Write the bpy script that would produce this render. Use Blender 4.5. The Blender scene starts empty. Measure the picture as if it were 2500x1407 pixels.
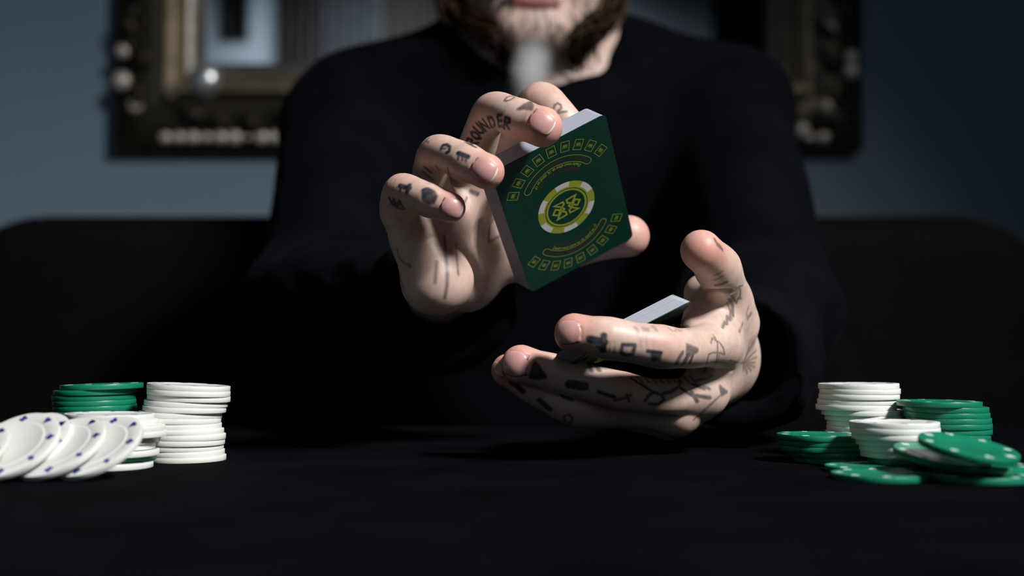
import bpy, bmesh, math, random
import numpy as np
from mathutils import Vector, Matrix
from mathutils.bvhtree import BVHTree

random.seed(7)
rng = np.random.default_rng(7)
SC = bpy.context.scene
C = SC.collection

# ---------------------------------------------------------------- camera, light, exposure
F = 2917.0                      # focal length in pixels of the 2500 px frame
TABLE = 0.75                    # height of the cloth
CZ = TABLE + 0.0525             # height of the lens
PITCH = math.radians(3.0)       # the lens looks up a little: the horizon lies low in the frame
cam_d = bpy.data.cameras.new('camera')
cam = bpy.data.objects.new('camera', cam_d)
C.objects.link(cam)
cam.location = (0, 0, CZ)
cam.rotation_euler = (math.pi / 2 + PITCH, 0, 0)
cam_d.sensor_width = 36.0
cam_d.lens = F / 2500 * 36
cam_d.clip_start = 0.02
cam_d.dof.use_dof = True
cam_d.dof.focus_distance = 0.572
cam_d.dof.aperture_fstop = 4.3
cam_d.dof.aperture_blades = 9
SC.camera = cam
SC.view_settings.view_transform = 'Standard'
SC.view_settings.look = 'None'
SC.view_settings.exposure = 0.0
SC.view_settings.gamma = 1.0
SC.view_settings.use_curve_mapping = False

SC.cycles.volume_bounces = 6                       # light scattered on inside the smoke
world = bpy.data.worlds.new('room_light')
SC.world = world
world.use_nodes = True
world.node_tree.nodes['Background'].inputs[0].default_value = (0.55, 0.72, 1.0, 1)
world.node_tree.nodes['Background'].inputs[1].default_value = 0.004

def area(name, loc, target, size, power, col, spread=180, shape='SQUARE'):
    l = bpy.data.lights.new(name, 'AREA')
    l.energy = power; l.color = col; l.size = size; l.shape = shape
    l.spread = math.radians(spread)
    o = bpy.data.objects.new(name, l); C.objects.link(o)
    o.location = loc
    o.rotation_euler = (Vector(target) - Vector(loc)).to_track_quat('-Z', 'Y').to_euler()
    return o
HANDS = (0.03, 0.57, CZ + 0.01)
KEY = Vector((0.54, -0.50, 0.68)).normalized()
area('key_softbox', Vector(HANDS) + KEY * 2.35, (-0.06, 0.60, CZ), 0.34, 11.0, (1.0, 0.985, 0.965), 62)
area('added_fill', (-1.15, -0.55, CZ + 0.35), (0, 0.6, CZ), 0.9, 0.03, (0.85, 0.93, 1.0), 150)  # added dim fill from the left, no window stands there
area('rear_fill', (-0.5, -0.90, 2.35), (-0.5, -1.6, 1.30), 0.6, 20.0, (0.92, 0.96, 1.0), 150)  # unseen light added to brighten the rear wall that the mirror reflects

# ---------------------------------------------------------------- helpers
def P(px, py, d):
    y, z = d, -(py - 703.5) / F * d
    c, s = math.cos(PITCH), math.sin(PITCH)
    return np.array([(px - 1250.0) / F * d, y * c - z * s, CZ + y * s + z * c])
def ZAT(py, Y):                                    # height at which row py meets the upright plane at distance Y
    return CZ + Y * math.tan(PITCH - math.atan((py - 703.5) / F))

def tag(o, label=None, cat=None, group=None, kind=None):
    if label: o['label'] = label
    if cat: o['category'] = cat
    if group: o['group'] = group
    if kind: o['kind'] = kind
    return o

def empty(name, loc=(0, 0, 0), label=None, cat=None, group=None):
    o = bpy.data.objects.new(name, None); C.objects.link(o)
    o.location = loc; o.empty_display_size = 0.02
    return tag(o, label, cat, group)

def link(name, me, mat=None, parent=None, smooth=True):
    o = bpy.data.objects.new(name, me); C.objects.link(o)
    if mat is not None and not me.materials: me.materials.append(mat)
    if parent is not None: o.parent = parent
    return o

def mesh_np(name, v, f, smooth=True):
    me = bpy.data.meshes.new(name)
    me.from_pydata([tuple(map(float, p)) for p in v], [], [tuple(map(int, q)) for q in f])
    if smooth: me.polygons.foreach_set('use_smooth', [True] * len(me.polygons))
    me.update()
    return me

def mesh_quads(name, v, q, smooth=True):
    me = bpy.data.meshes.new(name)
    n = len(q)
    me.vertices.add(len(v)); me.vertices.foreach_set('co', np.asarray(v, np.float32).ravel())
    me.loops.add(n * 4); me.loops.foreach_set('vertex_index', np.asarray(q, np.int32).ravel())
    me.polygons.add(n)
    me.polygons.foreach_set('loop_start', np.arange(0, n * 4, 4, dtype=np.int32))
    me.polygons.foreach_set('use_smooth', np.full(n, smooth))
    me.update(calc_edges=True); me.validate()
    return me

def bm_mesh(name, bm, smooth=False):
    me = bpy.data.meshes.new(name); bm.normal_update(); bm.to_mesh(me); bm.free()
    if smooth: me.polygons.foreach_set('use_smooth', [True] * len(me.polygons))
    return me

def box_bm(bm, x0, x1, y0, y1, z0, z1):
    m = Matrix.Translation(((x0 + x1) / 2, (y0 + y1) / 2, (z0 + z1) / 2)) @ Matrix.Diagonal((x1 - x0, y1 - y0, z1 - z0, 1))
    return bmesh.ops.create_cube(bm, size=1, matrix=m)['verts']

def box_mesh(name, x0, x1, y0, y1, z0, z1, bev=0.0, seg=2, smooth=False):
    bm = bmesh.new(); box_bm(bm, x0, x1, y0, y1, z0, z1)
    if bev: bmesh.ops.bevel(bm, geom=bm.edges[:], offset=bev, segments=seg, affect='EDGES', profile=0.5)
    return bm_mesh(name, bm, smooth)

# ---------------------------------------------------------------- materials
class NT:
    def __init__(s, name):
        s.m = bpy.data.materials.new(name); s.m.use_nodes = True
        s.t = s.m.node_tree; s.b = s.t.nodes['Principled BSDF']; s.out = s.t.nodes['Material Output']
    def n(s, typ, **kw):
        nd = s.t.nodes.new(typ)
        for k, v in kw.items():
            if k in nd.inputs: nd.inputs[k].default_value = v
            else: setattr(nd, k, v)
        return nd
    def l(s, a, b): s.t.links.new(a, b)
    def set(s, **kw):
        for k, v in kw.items(): s.b.inputs[k.replace('_', ' ')].default_value = v
        return s
    def coords(s, kind='Object'): return s.n('ShaderNodeTexCoord').outputs[kind]
    def noise(s, scale, detail=4, rough=.5, kind='Object', vec=None):
        nd = s.n('ShaderNodeTexNoise'); nd.inputs['Scale'].default_value = scale
        nd.inputs['Detail'].default_value = detail; nd.inputs['Roughness'].default_value = rough
        s.l(vec if vec is not None else s.coords(kind), nd.inputs['Vector']); return nd.outputs['Fac']
    def ramp(s, fac, stops):
        r = s.n('ShaderNodeValToRGB'); e = r.color_ramp.elements
        while len(e) < len(stops): e.new(.5)
        for i, (p, c) in enumerate(stops):
            e[i].position = p; e[i].color = (*c, 1) if len(c) == 3 else c
        s.l(fac, r.inputs['Fac']); return r.outputs['Color']
    def bump(s, h, strength=.3, dist=.001):
        b = s.n('ShaderNodeBump'); b.inputs['Strength'].default_value = strength; b.inputs['Distance'].default_value = dist
        s.l(h, b.inputs['Height']); s.l(b.outputs['Normal'], s.b.inputs['Normal']); return b
    def col(s, c): s.l(c, s.b.inputs['Base Color']); return s

def simple(name, c, rough=.5, metal=0.0, var=.12, scale=60, bump=.0, bscale=400, spec=.5):
    m = NT(name); f = m.noise(scale, 5)
    a = tuple(x * (1 - var) for x in c); b = tuple(min(1, x * (1 + var)) for x in c)
    m.col(m.ramp(f, [(.3, a), (.7, b)])).set(Roughness=rough, Metallic=metal)
    m.b.inputs['Specular IOR Level'].default_value = spec
    if bump: m.bump(m.noise(bscale, 3), bump, .0005)
    return m.m

M = {}
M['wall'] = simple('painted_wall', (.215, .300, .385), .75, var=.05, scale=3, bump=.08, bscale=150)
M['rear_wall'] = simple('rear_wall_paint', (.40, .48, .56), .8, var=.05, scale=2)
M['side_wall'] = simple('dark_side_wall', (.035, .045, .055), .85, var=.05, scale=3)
M['floor'] = simple('dark_floor', (.06, .05, .045), .5, var=.25, scale=4)
M['ceiling'] = simple('ceiling_paint', (.16, .16, .16), .9, var=.03, scale=2)
M['sofa'] = simple('black_sofa_fabric', (.0010, .0011, .0014), .85, var=.3, scale=40, bump=.3, bscale=700, spec=.15)
M['wood'] = simple('dark_table_wood', (.05, .03, .02), .45, var=.3, scale=10)
M['chip_white'] = simple('white_chip_plastic', (.72, .73, .70), .38, var=.025, scale=120, bump=.05, bscale=500)
M['chip_green'] = simple('green_chip_plastic', (.006, .19, .105), .36, var=.10, scale=120, bump=.05, bscale=500)
M['ink_blue'] = simple('blue_chip_print', (.035, .03, .24), .5, var=.15, scale=300)
M['ink_white'] = simple('white_chip_print', (.62, .75, .70), .5, var=.06, scale=300)
M['card_green'] = None
M['gold_print'] = simple('lime_gold_card_ink', (.36, .42, .035), .42, var=.08, scale=900)
M['white_print'] = simple('white_card_ink', (.74, .76, .76), .42, var=.03, scale=900)
M['red_print'] = simple('red_card_ink', (.115, .012, .010), .5, var=.15, scale=900)
M['dark_print'] = simple('dark_green_card_ink', (.004, .035, .024), .45, var=.1, scale=900)
M['nail'] = None
M['gold'] = simple('antique_gold_leaf', (.24, .19, .12), .48, metal=.4, var=.3, scale=30, bump=.3, bscale=120)
M['bronze'] = simple('dark_antique_bronze', (.055, .045, .032), .40, metal=.6, var=.5, scale=40, bump=.5, bscale=140)
M['silver'] = simple('worn_silver_slip', (.27, .26, .235), .38, metal=.6, var=.2, scale=30, bump=.2, bscale=120)
M['polished'] = simple('polished_glint_boss', (.82, .85, .88), .30, metal=.8, var=.05, scale=30)
M['beads'] = simple('worn_gold_beads', (.78, .68, .60), .42, metal=.35, var=.15, scale=60)
M['black_frame'] = simple('black_lacquer', (.006, .007, .008), .35, var=.2, scale=20)
M['curtain'] = simple('dark_red_curtain', (.0050, .0024, .0026), .9, var=.4, scale=12)
M['grey_curtain'] = simple('slate_curtain', (.012, .017, .021), .9, var=.3, scale=10)

m = NT('mirror_glass'); m.set(Base_Color=(.86, .88, .90, 1), Metallic=1.0, Roughness=.02)
m.bump(m.noise(3, 2), .01, .001); M['mirror'] = m.m

m = NT('black_tablecloth')                                   # wool felt, flecked with lint
f1 = m.noise(900, 6, .7); f2 = m.noise(24, 3)
mx = m.n('ShaderNodeMath', operation='MULTIPLY'); m.l(f1, mx.inputs[0]); m.l(f2, mx.inputs[1])
m.col(m.ramp(mx.outputs[0], [(.12, (.0006, .0008, .0014)), (.5, (.0030, .0039, .0060))])).set(Roughness=.95)
m.b.inputs['Specular IOR Level'].default_value = .01
m.b.inputs['Sheen Weight'].default_value = .004; m.b.inputs['Sheen Roughness'].default_value = .5
m.bump(f1, .6, .0006); M['cloth'] = m.m

m = NT('black_jersey')                                       # fine knit of the shirt
wv = m.n('ShaderNodeTexWave'); wv.inputs['Scale'].default_value = 420; wv.inputs['Distortion'].default_value = 1.5
m.l(m.coords(), wv.inputs['Vector'])
m.col(m.ramp(m.noise(30, 4), [(.3, (.0008, .0010, .0022)), (.7, (.0019, .0024, .0048))])).set(Roughness=.88)
m.b.inputs['Specular IOR Level'].default_value = .05
m.b.inputs['Sheen Weight'].default_value = .004; m.b.inputs['Sheen Tint'].default_value = (.6, .7, 1, 1)
m.bump(wv.outputs['Fac'], .12, .0004); M['shirt'] = m.m
M['trousers'] = simple('black_trousers', (.006, .006, .007), .9, var=.2, scale=50)

m = NT('green_card_back')                                    # linen embossed lacquered card
wv = m.n('ShaderNodeTexWave'); wv.bands_direction = 'X'; wv.inputs['Scale'].default_value = 900; wv.inputs['Distortion'].default_value = .4
m.l(m.coords(), wv.inputs['Vector'])
m.col(m.ramp(m.noise(500, 4), [(.3, (.0032, .042, .028)), (.75, (.0046, .056, .038))])).set(Roughness=.36)
m.b.inputs['Specular IOR Level'].default_value = .2
m.bump(wv.outputs['Fac'], .14, .0001); M['card_green'] = m.m

m = NT('card_paper_edges')                                   # hundreds of paper edges, faint layer lines
sp = m.n('ShaderNodeSeparateXYZ'); m.l(m.coords(), sp.inputs[0])
wv = m.n('ShaderNodeTexNoise'); wv.noise_dimensions = '1D'; wv.inputs['Scale'].default_value = 3600; wv.inputs['Detail'].default_value = 3
m.l(sp.outputs['Z'], wv.inputs['W'])
m.col(m.ramp(wv.outputs['Fac'], [(.3, (.25, .275, .33)), (.7, (.36, .385, .44))])).set(Roughness=.55)
m.bump(wv.outputs['Fac'], .4, .0002); M['paper'] = m.m

m = NT('tattooed_skin')
at = m.n('ShaderNodeAttribute'); at.attribute_name = 'skin'
sep = m.n('ShaderNodeSeparateColor'); m.l(at.outputs['Color'], sep.inputs[0])
b0 = m.ramp(m.noise(70, 5, .65), [(.30, (.53, .375, .315)), (.70, (.66, .500, .435))])
b1 = m.ramp(m.noise(260, 4, .6), [(.35, (.86, .80, .78)), (.65, (1, 1, 1))])
bm_ = m.n('ShaderNodeMix', data_type='RGBA', blend_type='MULTIPLY'); bm_.inputs['Factor'].default_value = .6
m.l(b0, bm_.inputs[6]); m.l(b1, bm_.inputs[7]); base = bm_.outputs[2]
mr = m.n('ShaderNodeMix', data_type='RGBA'); m.l(sep.outputs['Green'], mr.inputs['Factor'])
m.l(base, mr.inputs[6]); mr.inputs[7].default_value = (.60, .235, .195, 1)
inkm = m.n('ShaderNodeMix', data_type='RGBA'); m.l(mr.outputs[2], inkm.inputs[6]); inkm.inputs[7].default_value = (.010, .018, .034, 1)
inkn = m.n('ShaderNodeMath', operation='MULTIPLY'); m.l(sep.outputs['Red'], inkn.inputs[0])
m.l(m.ramp(m.noise(350, 3), [(.25, (.84,) * 3), (.6, (1, 1, 1))]), inkn.inputs[1])
m.l(inkn.outputs[0], inkm.inputs['Factor'])
lipm = m.n('ShaderNodeMix', data_type='RGBA'); m.l(inkm.outputs[2], lipm.inputs[6]); lipm.inputs[7].default_value = (.30, .11, .11, 1)
m.l(sep.outputs['Blue'], lipm.inputs['Factor'])
m.col(lipm.outputs[2]).set(Roughness=.46)
m.b.inputs['Subsurface Weight'].default_value = .30
m.b.inputs['Subsurface Radius'].default_value = (1.0, .35, .2); m.b.inputs['Subsurface Scale'].default_value = .0028
m.b.inputs['Specular IOR Level'].default_value = .42
vo = m.n('ShaderNodeTexVoronoi'); vo.inputs['Scale'].default_value = 1700; vo.feature = 'DISTANCE_TO_EDGE'
m.l(m.coords(), vo.inputs['Vector'])
ad = m.n('ShaderNodeMath', operation='ADD'); m.l(vo.outputs['Distance'], ad.inputs[0]); m.l(m.noise(500, 4), ad.inputs[1])
m.bump(ad.outputs[0], .07, .0004); M['skin'] = m.m

m = NT('fingernail_keratin')
m.col(m.ramp(m.noise(200, 3), [(.3, (.54, .275, .255)), (.7, (.60, .33, .305))])).set(Roughness=.34)
m.b.inputs['Subsurface Weight'].default_value = .2; m.b.inputs['Subsurface Scale'].default_value = .002
m.b.inputs['Coat Weight'].default_value = .12; m.b.inputs['Coat Roughness'].default_value = .15
wv = m.n('ShaderNodeTexWave'); wv.inputs['Scale'].default_value = 300; m.l(m.coords(), wv.inputs['Vector'])
m.bump(wv.outputs['Fac'], .03, .0002); M['nail'] = m.m
M['nail_edge'] = simple('nail_free_edge', (.80, .72, .64), .3, var=.05, scale=300)
M['hair'] = simple('brown_hair_strands', (.030, .016, .0075), .6, var=.5, scale=60, spec=.18)
M['beard'] = simple('dark_beard_hair', (.030, .015, .008), .65, var=.4, scale=60, spec=.2)
M['eye'] = simple('eye_white', (.7, .7, .68), .1, var=.02)
# ---------------------------------------------------------------- the room
def struct(name, me, mat):
    o = link(name, me, mat); o['kind'] = 'structure'; return o
WALL = 1.90
XL, XR, YB, CE = -2.3, 2.3, -1.6, 2.6
struct('floor', box_mesh('floor', XL, XR, YB, WALL, -.05, 0), M['floor'])
struct('ceiling', box_mesh('ceiling', XL, XR, YB, WALL, CE, CE + .05), M['ceiling'])
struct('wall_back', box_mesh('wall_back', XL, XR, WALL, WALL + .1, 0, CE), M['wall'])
struct('wall_front', box_mesh('wall_front', XL, XR, YB - .1, YB, 0, CE), M['rear_wall'])
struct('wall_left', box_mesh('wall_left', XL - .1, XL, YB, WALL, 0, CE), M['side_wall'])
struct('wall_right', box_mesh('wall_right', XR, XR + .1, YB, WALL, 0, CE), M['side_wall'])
struct('baseboard_back', box_mesh('baseboard_back', XL, XR, WALL - .015, WALL, 0, .09, .004), M['black_frame'])

# things on the wall behind the lens: seen only in the mirror
def REAR(px, py):                                  # mirror pixel -> point on the rear wall
    D = 2 * WALL - YB
    return (px - 1250) / F * D, ZAT(py, D)
def rear_frame(name, x0, y0, x1, y1, label, mat, th=.03):
    X0, Z1 = REAR(x0, y0); X1, Z0 = REAR(x1, y1)
    t = empty(name, ((X0 + X1) / 2, YB, Z0), label, 'picture', 'pictures opposite the mirror')
    w = (X1 - X0) / 2; h = Z1 - Z0; b = min(.05, w * .35)
    for a in ((-w, w, 0, b), (-w, w, h - b, h), (-w, -w + b, b, h - b), (w - b, w, b, h - b)):
        link('frame_bar', box_mesh('frame_bar', a[0], a[1], 0, th, a[2], a[3], .004), M['black_frame'], t)
    link('picture_panel', box_mesh('picture_panel', -w + b, w - b, 0, th * .5, b, h - b), mat, t)
    return t
rear_frame('hanging_panel', 540, -330, 605, 105, 'narrow black hanging panel reflected in the left of the mirror', M['black_frame'])
rear_frame('picture_frame', 1742, -120, 1868, 135, 'black framed picture reflected in the right of the mirror', M['black_frame'])
def curtain(name, x0, x1, mat, label, waves):
    X0, _ = REAR(x0, 0); X1, _ = REAR(x1, 0)
    v, f = [], []; n = 60
    for i in range(n + 1):
        s = i / n
        for z in (.15, 2.585):
            v.append((X0 + (X1 - X0) * s, YB + .07 + .03 * math.sin(s * waves * math.tau), z))
            v.append((X0 + (X1 - X0) * s, YB + .062 + .03 * math.sin(s * waves * math.tau), z))
    for i in range(n):
        a = i * 4
        f += [(a, a + 4, a + 6, a + 2), (a + 1, a + 3, a + 7, a + 5), (a + 2, a + 6, a + 7, a + 3), (a, a + 1, a + 5, a + 4)]
    o = link(name, mesh_np(name, v, f), mat); tag(o, label, 'curtain', 'curtains opposite the mirror'); return o
curtain('curtain', 690, 790, M['curtain'], 'dark reddish curtain strip reflected in the mirror left of the person', 4)
curtain('curtain', 792, 925, M['grey_curtain'], 'slate grey curtain reflected in the mirror beside the shoulder', 5)
curtain('curtain', 930, 1100, M['curtain'], 'wide dark red curtain reflected in the mirror near the hair', 6)

# ---------------------------------------------------------------- mirror with carved frame
MX0, MX1, MZ0, MZ1 = -.629, .5536, ZAT(372, WALL), 2.12
mir = empty('wall_mirror', ((MX0 + MX1) / 2, WALL, MZ0), 'large mirror in a carved dark gold frame on the grey wall', 'mirror')
mc = np.array(mir.location)
def mloc(me):
    me.transform(Matrix.Translation(-Vector(mc))); return me
RW = .140
link('mirror_glass', mloc(box_mesh('mirror_glass', MX0 + .12, MX1 - .12, WALL - .012, WALL - .004, MZ0 + .12, MZ1 - .12)), M['mirror'], mir)
def rail(name, mat, a, b, y0, y1, rnd):
    """a mitred moulding running round the frame between offsets a and b, y0 proud of the wall, rnd gives the profile"""
    prof = [(a, 0.0)]
    for i in range(9):
        s = i / 8
        prof.append((a + (b - a) * s, y0 + (y1 - y0) * s + rnd * math.sin(math.pi * s)))
    prof.append((b, 0.0))
    v, f = [], []
    for (o, h) in prof:
        for (x, z) in ((MX0 + o, MZ0 + o), (MX1 - o, MZ0 + o), (MX1 - o, MZ1 - o), (MX0 + o, MZ1 - o)):
            v.append((x, WALL - h, z))
    n = len(prof)
    for side in range(4):
        vv, ff = [], []
        for i in range(n):
            vv += [v[i * 4 + side], v[i * 4 + (side + 1) % 4]]
        for i in range(n - 1):
            ff.append((i * 2, i * 2 + 1, i * 2 + 3, i * 2 + 2))
        ff.append(tuple(range(0, 2 * n, 2))); ff.append(tuple(range(2 * n - 1, 0, -2)))
        link(name, mloc(mesh_np(name, vv, ff, False)), mat, mir)
rail('carved_rail', M['bronze'], 0.0, .086, .030, .045, .012)
rail('gold_rail', M['gold'], .086, .117, .058, .036, .006)
rail('silver_slip', M['silver'], .117, .141, .036, .014, .003)

def leaf_mesh():
    v, f = [], []; nu, nv = 9, 6
    for i in range(nu + 1):
        s = i / nu
        w = .0125 * math.sin(math.pi * min(1, .08 + s * .92)) ** .8 * (1 - .35 * s) + .0008
        for j in range(nv + 1):
            t = j / nv * 2 - 1
            v.append((t * w * (1 + .12 * math.sin(s * 18)), -(.010 * (1 - t * t) + .009 * math.sin(s * 3.0) - .004 * abs(math.cos(t * 3))) - .002, s * .046))
    for i in range(nu):
        for j in range(nv):
            a = i * (nv + 1) + j
            f.append((a, a + 1, a + nv + 2, a + nv + 1))
    me = mesh_np('leaf_ornament', v, f); me.materials.append(M['bronze'])
    bm = bmesh.new(); bm.from_mesh(me); bmesh.ops.solidify(bm, geom=bm.faces[:], thickness=.003); bm.to_mesh(me); bm.free()
    me.polygons.foreach_set('use_smooth', [True] * len(me.polygons)); return me
LEAF = leaf_mesh()
def sphere_mesh(name, r, sx, sy, sz, mat, u=16, v=10):
    bm = bmesh.new(); bmesh.ops.create_uvsphere(bm, u_segments=u, v_segments=v, radius=r, matrix=Matrix.Diagonal((sx, sy, sz, 1)))
    me = bm_mesh(name, bm, True); me.materials.append(mat); return me
BEAD = sphere_mesh('bead', .0085, 1.25, .8, 1, M['beads'])
ROSE = sphere_mesh('glint_boss', .015, 1, .6, 1, M['beads'])
BOSS = sphere_mesh('corner_glint_boss', .027, 1, .7, 1.1, M['polished'], 24, 14)
def orn(name, me, x, z, proud, rot=0, s=1):
    o = link(name, me, None, mir); o.location = Vector((x, WALL - proud, z)) - Vector(mc)
    o.rotation_euler = (0, rot, 0); o.scale = (s, s, s); return o
r2 = random.Random(3)
z = MZ0 + .06
while z < MZ1 - .06:                               # leaves up both sides
    for sx, x in ((1, MX0), (-1, MX1)):
        orn('leaf_ornament', LEAF, x + sx * (.045 + r2.uniform(-.008, .008)), z, .044, sx * r2.uniform(-.6, .9), r2.uniform(.85, 1.2))
        orn('leaf_ornament', LEAF, x + sx * (.022 + r2.uniform(-.006, .006)), z + .025, .036, sx * r2.uniform(-.5, .9), r2.uniform(.7, 1.0))
    z += .055
x = MX0 + .10
while x < MX1 - .06:                               # leaves along bottom and top
    for sz, zz in ((1, MZ0), (-1, MZ1)):
        orn('leaf_ornament', LEAF, x, zz + sz * (.055 + r2.uniform(-.006, .006)), .044, math.pi / 2 + r2.uniform(-.7, .7), r2.uniform(.85, 1.2))
    x += .05
x = MX0 + .085
while x < MX1 - .05:
    if x < -.36 or x > .36 or r2.random() < .5:
        for zz in (MZ0 + .017, MZ1 - .017): orn('bead', BEAD, x, zz, .040, 0, r2.choice((.5, .75, .9, 1.15, 1.25)) if x > -.49 else r2.uniform(1.0, 1.2))
    x += .0215
for (bx, bz, k) in ((MX0 + .017, MZ0 + .105, 1.0), (MX0 + .040, MZ0 + .066, .8), (MX0 + .018, MZ0 + .152, .75), (MX0 + .095, MZ0 + .09, .8),
                    (MX1 - .090, MZ0 + .125, .8), (MX1 - .060, MZ0 + .066, .8), (MX1 - .022, MZ0 + .120, .9), (MX1 - .022, MZ0 + .142, .8),
                    (MX1 - .100, MZ0 + .028, .8), (MX1 - .055, MZ0 + .19, .8)):
    orn('glint_boss', ROSE, bx, bz, .048, 0, k)  # bosses added to make the small highlights on the carving
for (bx, bz) in ((MX0 + .148, MZ0 + .105), (MX1 - .148, MZ0 + .105), (MX0 + .148, MZ1 - .105), (MX1 - .148, MZ1 - .105)):
    orn('corner_glint_boss', BOSS, bx, bz, .050)  # polished bosses added to catch the key light as bright spots

# ---------------------------------------------------------------- sofa
SEAT = .43
sofa = empty('sofa', (0, 1.55, 0), 'black upholstered sofa behind the seated person', 'sofa')
def rounded_slab(name, x0, x1, y0, y1, z0, z1, rc, bev):
    bm = bmesh.new(); pts = []
    for cx, a0 in ((x1 - rc, 0), (x0 + rc, 90)):
        for k in range(11):
            a = math.radians(a0 + 9 * k); pts.append((cx + rc * math.cos(a), z1 - rc + rc * math.sin(a)))
    pts += [(x0, z0), (x1, z0)]
    vs = [bm.verts.new((x, y0, z)) for x, z in pts]
    fc = bm.faces.new(vs)
    r = bmesh.ops.extrude_face_region(bm, geom=[fc])
    bmesh.ops.translate(bm, vec=(0, y1 - y0, 0), verts=[g for g in r['geom'] if isinstance(g, bmesh.types.BMVert)])
    bmesh.ops.recalc_face_normals(bm, faces=bm.faces)
    eds = [e for e in bm.edges if abs(e.verts[0].co.y - e.verts[1].co.y) < 1e-6]
    bmesh.ops.bevel(bm, geom=eds, offset=bev, segments=4, affect='EDGES', profile=.6)
    return bm_mesh(name, bm, True)
sl = Vector((0, 1.55, 0))
def spart(name, me):
    me.transform(Matrix.Translation(-sl)); return link(name, me, M['sofa'], sofa)
spart('backrest', rounded_slab('backrest', -.665, .635, 1.34, 1.56, .30, ZAT(530, 1.39), .13, .05))
spart('seat_cushion', box_mesh('seat_cushion', -.62, .60, .95, 1.34, .27, SEAT, .03, 3, True))
spart('sofa_base', box_mesh('sofa_base', -.665, .635, .98, 1.55, .08, .30, .02, 2))
spart('armrest', box_mesh('armrest', -.83, -.665, .95, 1.55, .08, .60, .05, 4, True))
spart('armrest', box_mesh('armrest', .635, .80, .95, 1.55, .08, .60, .05, 4, True))
for x in (-.78, .72):
    for y in (1.0, 1.48): spart('sofa_foot', box_mesh('sofa_foot', x, x + .05, y, y + .05, 0, .08, .006))

# ---------------------------------------------------------------- table and cloth
tb = empty('table', (0, .445, 0), 'table standing under the black cloth in front of the person', 'table')
link('table_top', box_mesh('table_top', -.80, .80, -.385, .385, TABLE - .035, TABLE - .0035, .006), M['wood'], tb)
for sx in (-1, 1):
    for sy in (-1, 1):
        link('leg', box_mesh('leg', sx * .74 - .03, sx * .74 + .03, sy * .33 - .03, sy * .33 + .03, 0, TABLE - .035, .004), M['wood'], tb)
nx, ny = 90, 44
def cloth_pt(u, v, th):
    x = -.90 + 1.80 * u; y = -.04 + .98 * v
    X = max(-.803, min(.803, x)); Y = max(.055, min(.836, y))
    drop = max(abs(x) - .803, y - .836, .055 - y, 0)
    z = TABLE - drop * .97 - (th if drop == 0 else 0)
    wv = .006 * math.sin(x * 31) * min(1, drop * 12) + .005 * math.sin(y * 40) * min(1, drop * 12)
    o = (.009 - th) if drop > 0 else 0
    if drop > 0:
        if abs(x) > .803: X += math.copysign(o + wv * .6, x)
        if y > .836: Y += o + wv * .4
        if y < .055: Y -= o + wv * .4
    return (X, Y, z)
v, f = [], []
for th in (0, .0022):
    for i in range(nx + 1):
        for j in range(ny + 1): v.append(cloth_pt(i / nx, j / ny, th))
N1 = (nx + 1) * (ny + 1); ix = lambda i, j: i * (ny + 1) + j
for i in range(nx):
    for j in range(ny):
        q = (ix(i, j), ix(i + 1, j), ix(i + 1, j + 1), ix(i, j + 1)); f.append(q); f.append(tuple(N1 + k for k in q[::-1]))
rim = [ix(i, 0) for i in range(nx)] + [ix(nx, j) for j in range(ny)] + [ix(i, ny) for i in range(nx, 0, -1)] + [ix(0, j) for j in range(ny, 0, -1)]
for a, b in zip(rim, rim[1:] + rim[:1]): f.append((b, a, N1 + a, N1 + b))
o = link('tablecloth', mesh_np('tablecloth', v, f), M['cloth']); tag(o, 'black felt cloth spread over the table', 'tablecloth')
# ---------------------------------------------------------------- poker chips
CR, CT = .0195, .00256
def chip_mesh(mat):
    h = CT / 2
    prof = [(0, h - .00022), (.0122, h - .00022), (.0126, h - .00002), (.0131, h), (.0136, h - .00018), (.0139, h - .00018), (.0142, h), (.0191, h),
            (.01942, h - .00006), (CR, h - .00018)]
    prof = prof + [(r, -z) for r, z in reversed(prof)]
    n = 72; v, f = [], []
    v.append((0, 0, prof[0][1]))
    for r, z in prof[1:-1]:
        for k in range(n):
            a = k / n * math.tau; v.append((r * math.cos(a), r * math.sin(a), z))
    v.append((0, 0, prof[-1][1]))
    rings = len(prof) - 2
    for k in range(n):
        f.append((0, 1 + k, 1 + (k + 1) % n))
        for q in range(rings - 1):
            a = 1 + q * n; b = a + n
            f.append((a + k, b + k, b + (k + 1) % n, a + (k + 1) % n))
        a = 1 + (rings - 1) * n
        f.append((len(v) - 1, a + (k + 1) % n, a + k))
    me = mesh_np('poker_chip', v, f, True); me.materials.append(mat)
    try: me.set_sharp_from_angle(angle=math.radians(40))
    except Exception: pass
    return me
def suit_poly(kind):
    """one or more convex-ish outlines of a card suit, about 1 unit tall"""
    if kind == 'diamond': return [[(0, .5), (.36, 0), (0, -.5), (-.36, 0)]]
    circ = lambda cx, cy, r: [(cx + r * math.cos(a * math.tau / 14), cy + r * math.sin(a * math.tau / 14)) for a in range(14)]
    if kind == 'club': return [circ(0, .25, .22), circ(-.25, -.08, .22), circ(.25, -.08, .22), [(-.06, .1), (.06, .1), (.15, -.5), (-.15, -.5)]]
    hrt = [circ(-.2, .2, .235), circ(.2, .2, .235), [(-.43, .16), (0, .2), (.43, .16), (0, -.5)]]
    if kind == 'heart': return hrt
    return [[(x, -y * .85 + .06) for x, y in p][::-1] for p in hrt] + [[(-.05, 0), (.05, 0), (.15, -.5), (-.15, -.5)]]
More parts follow.
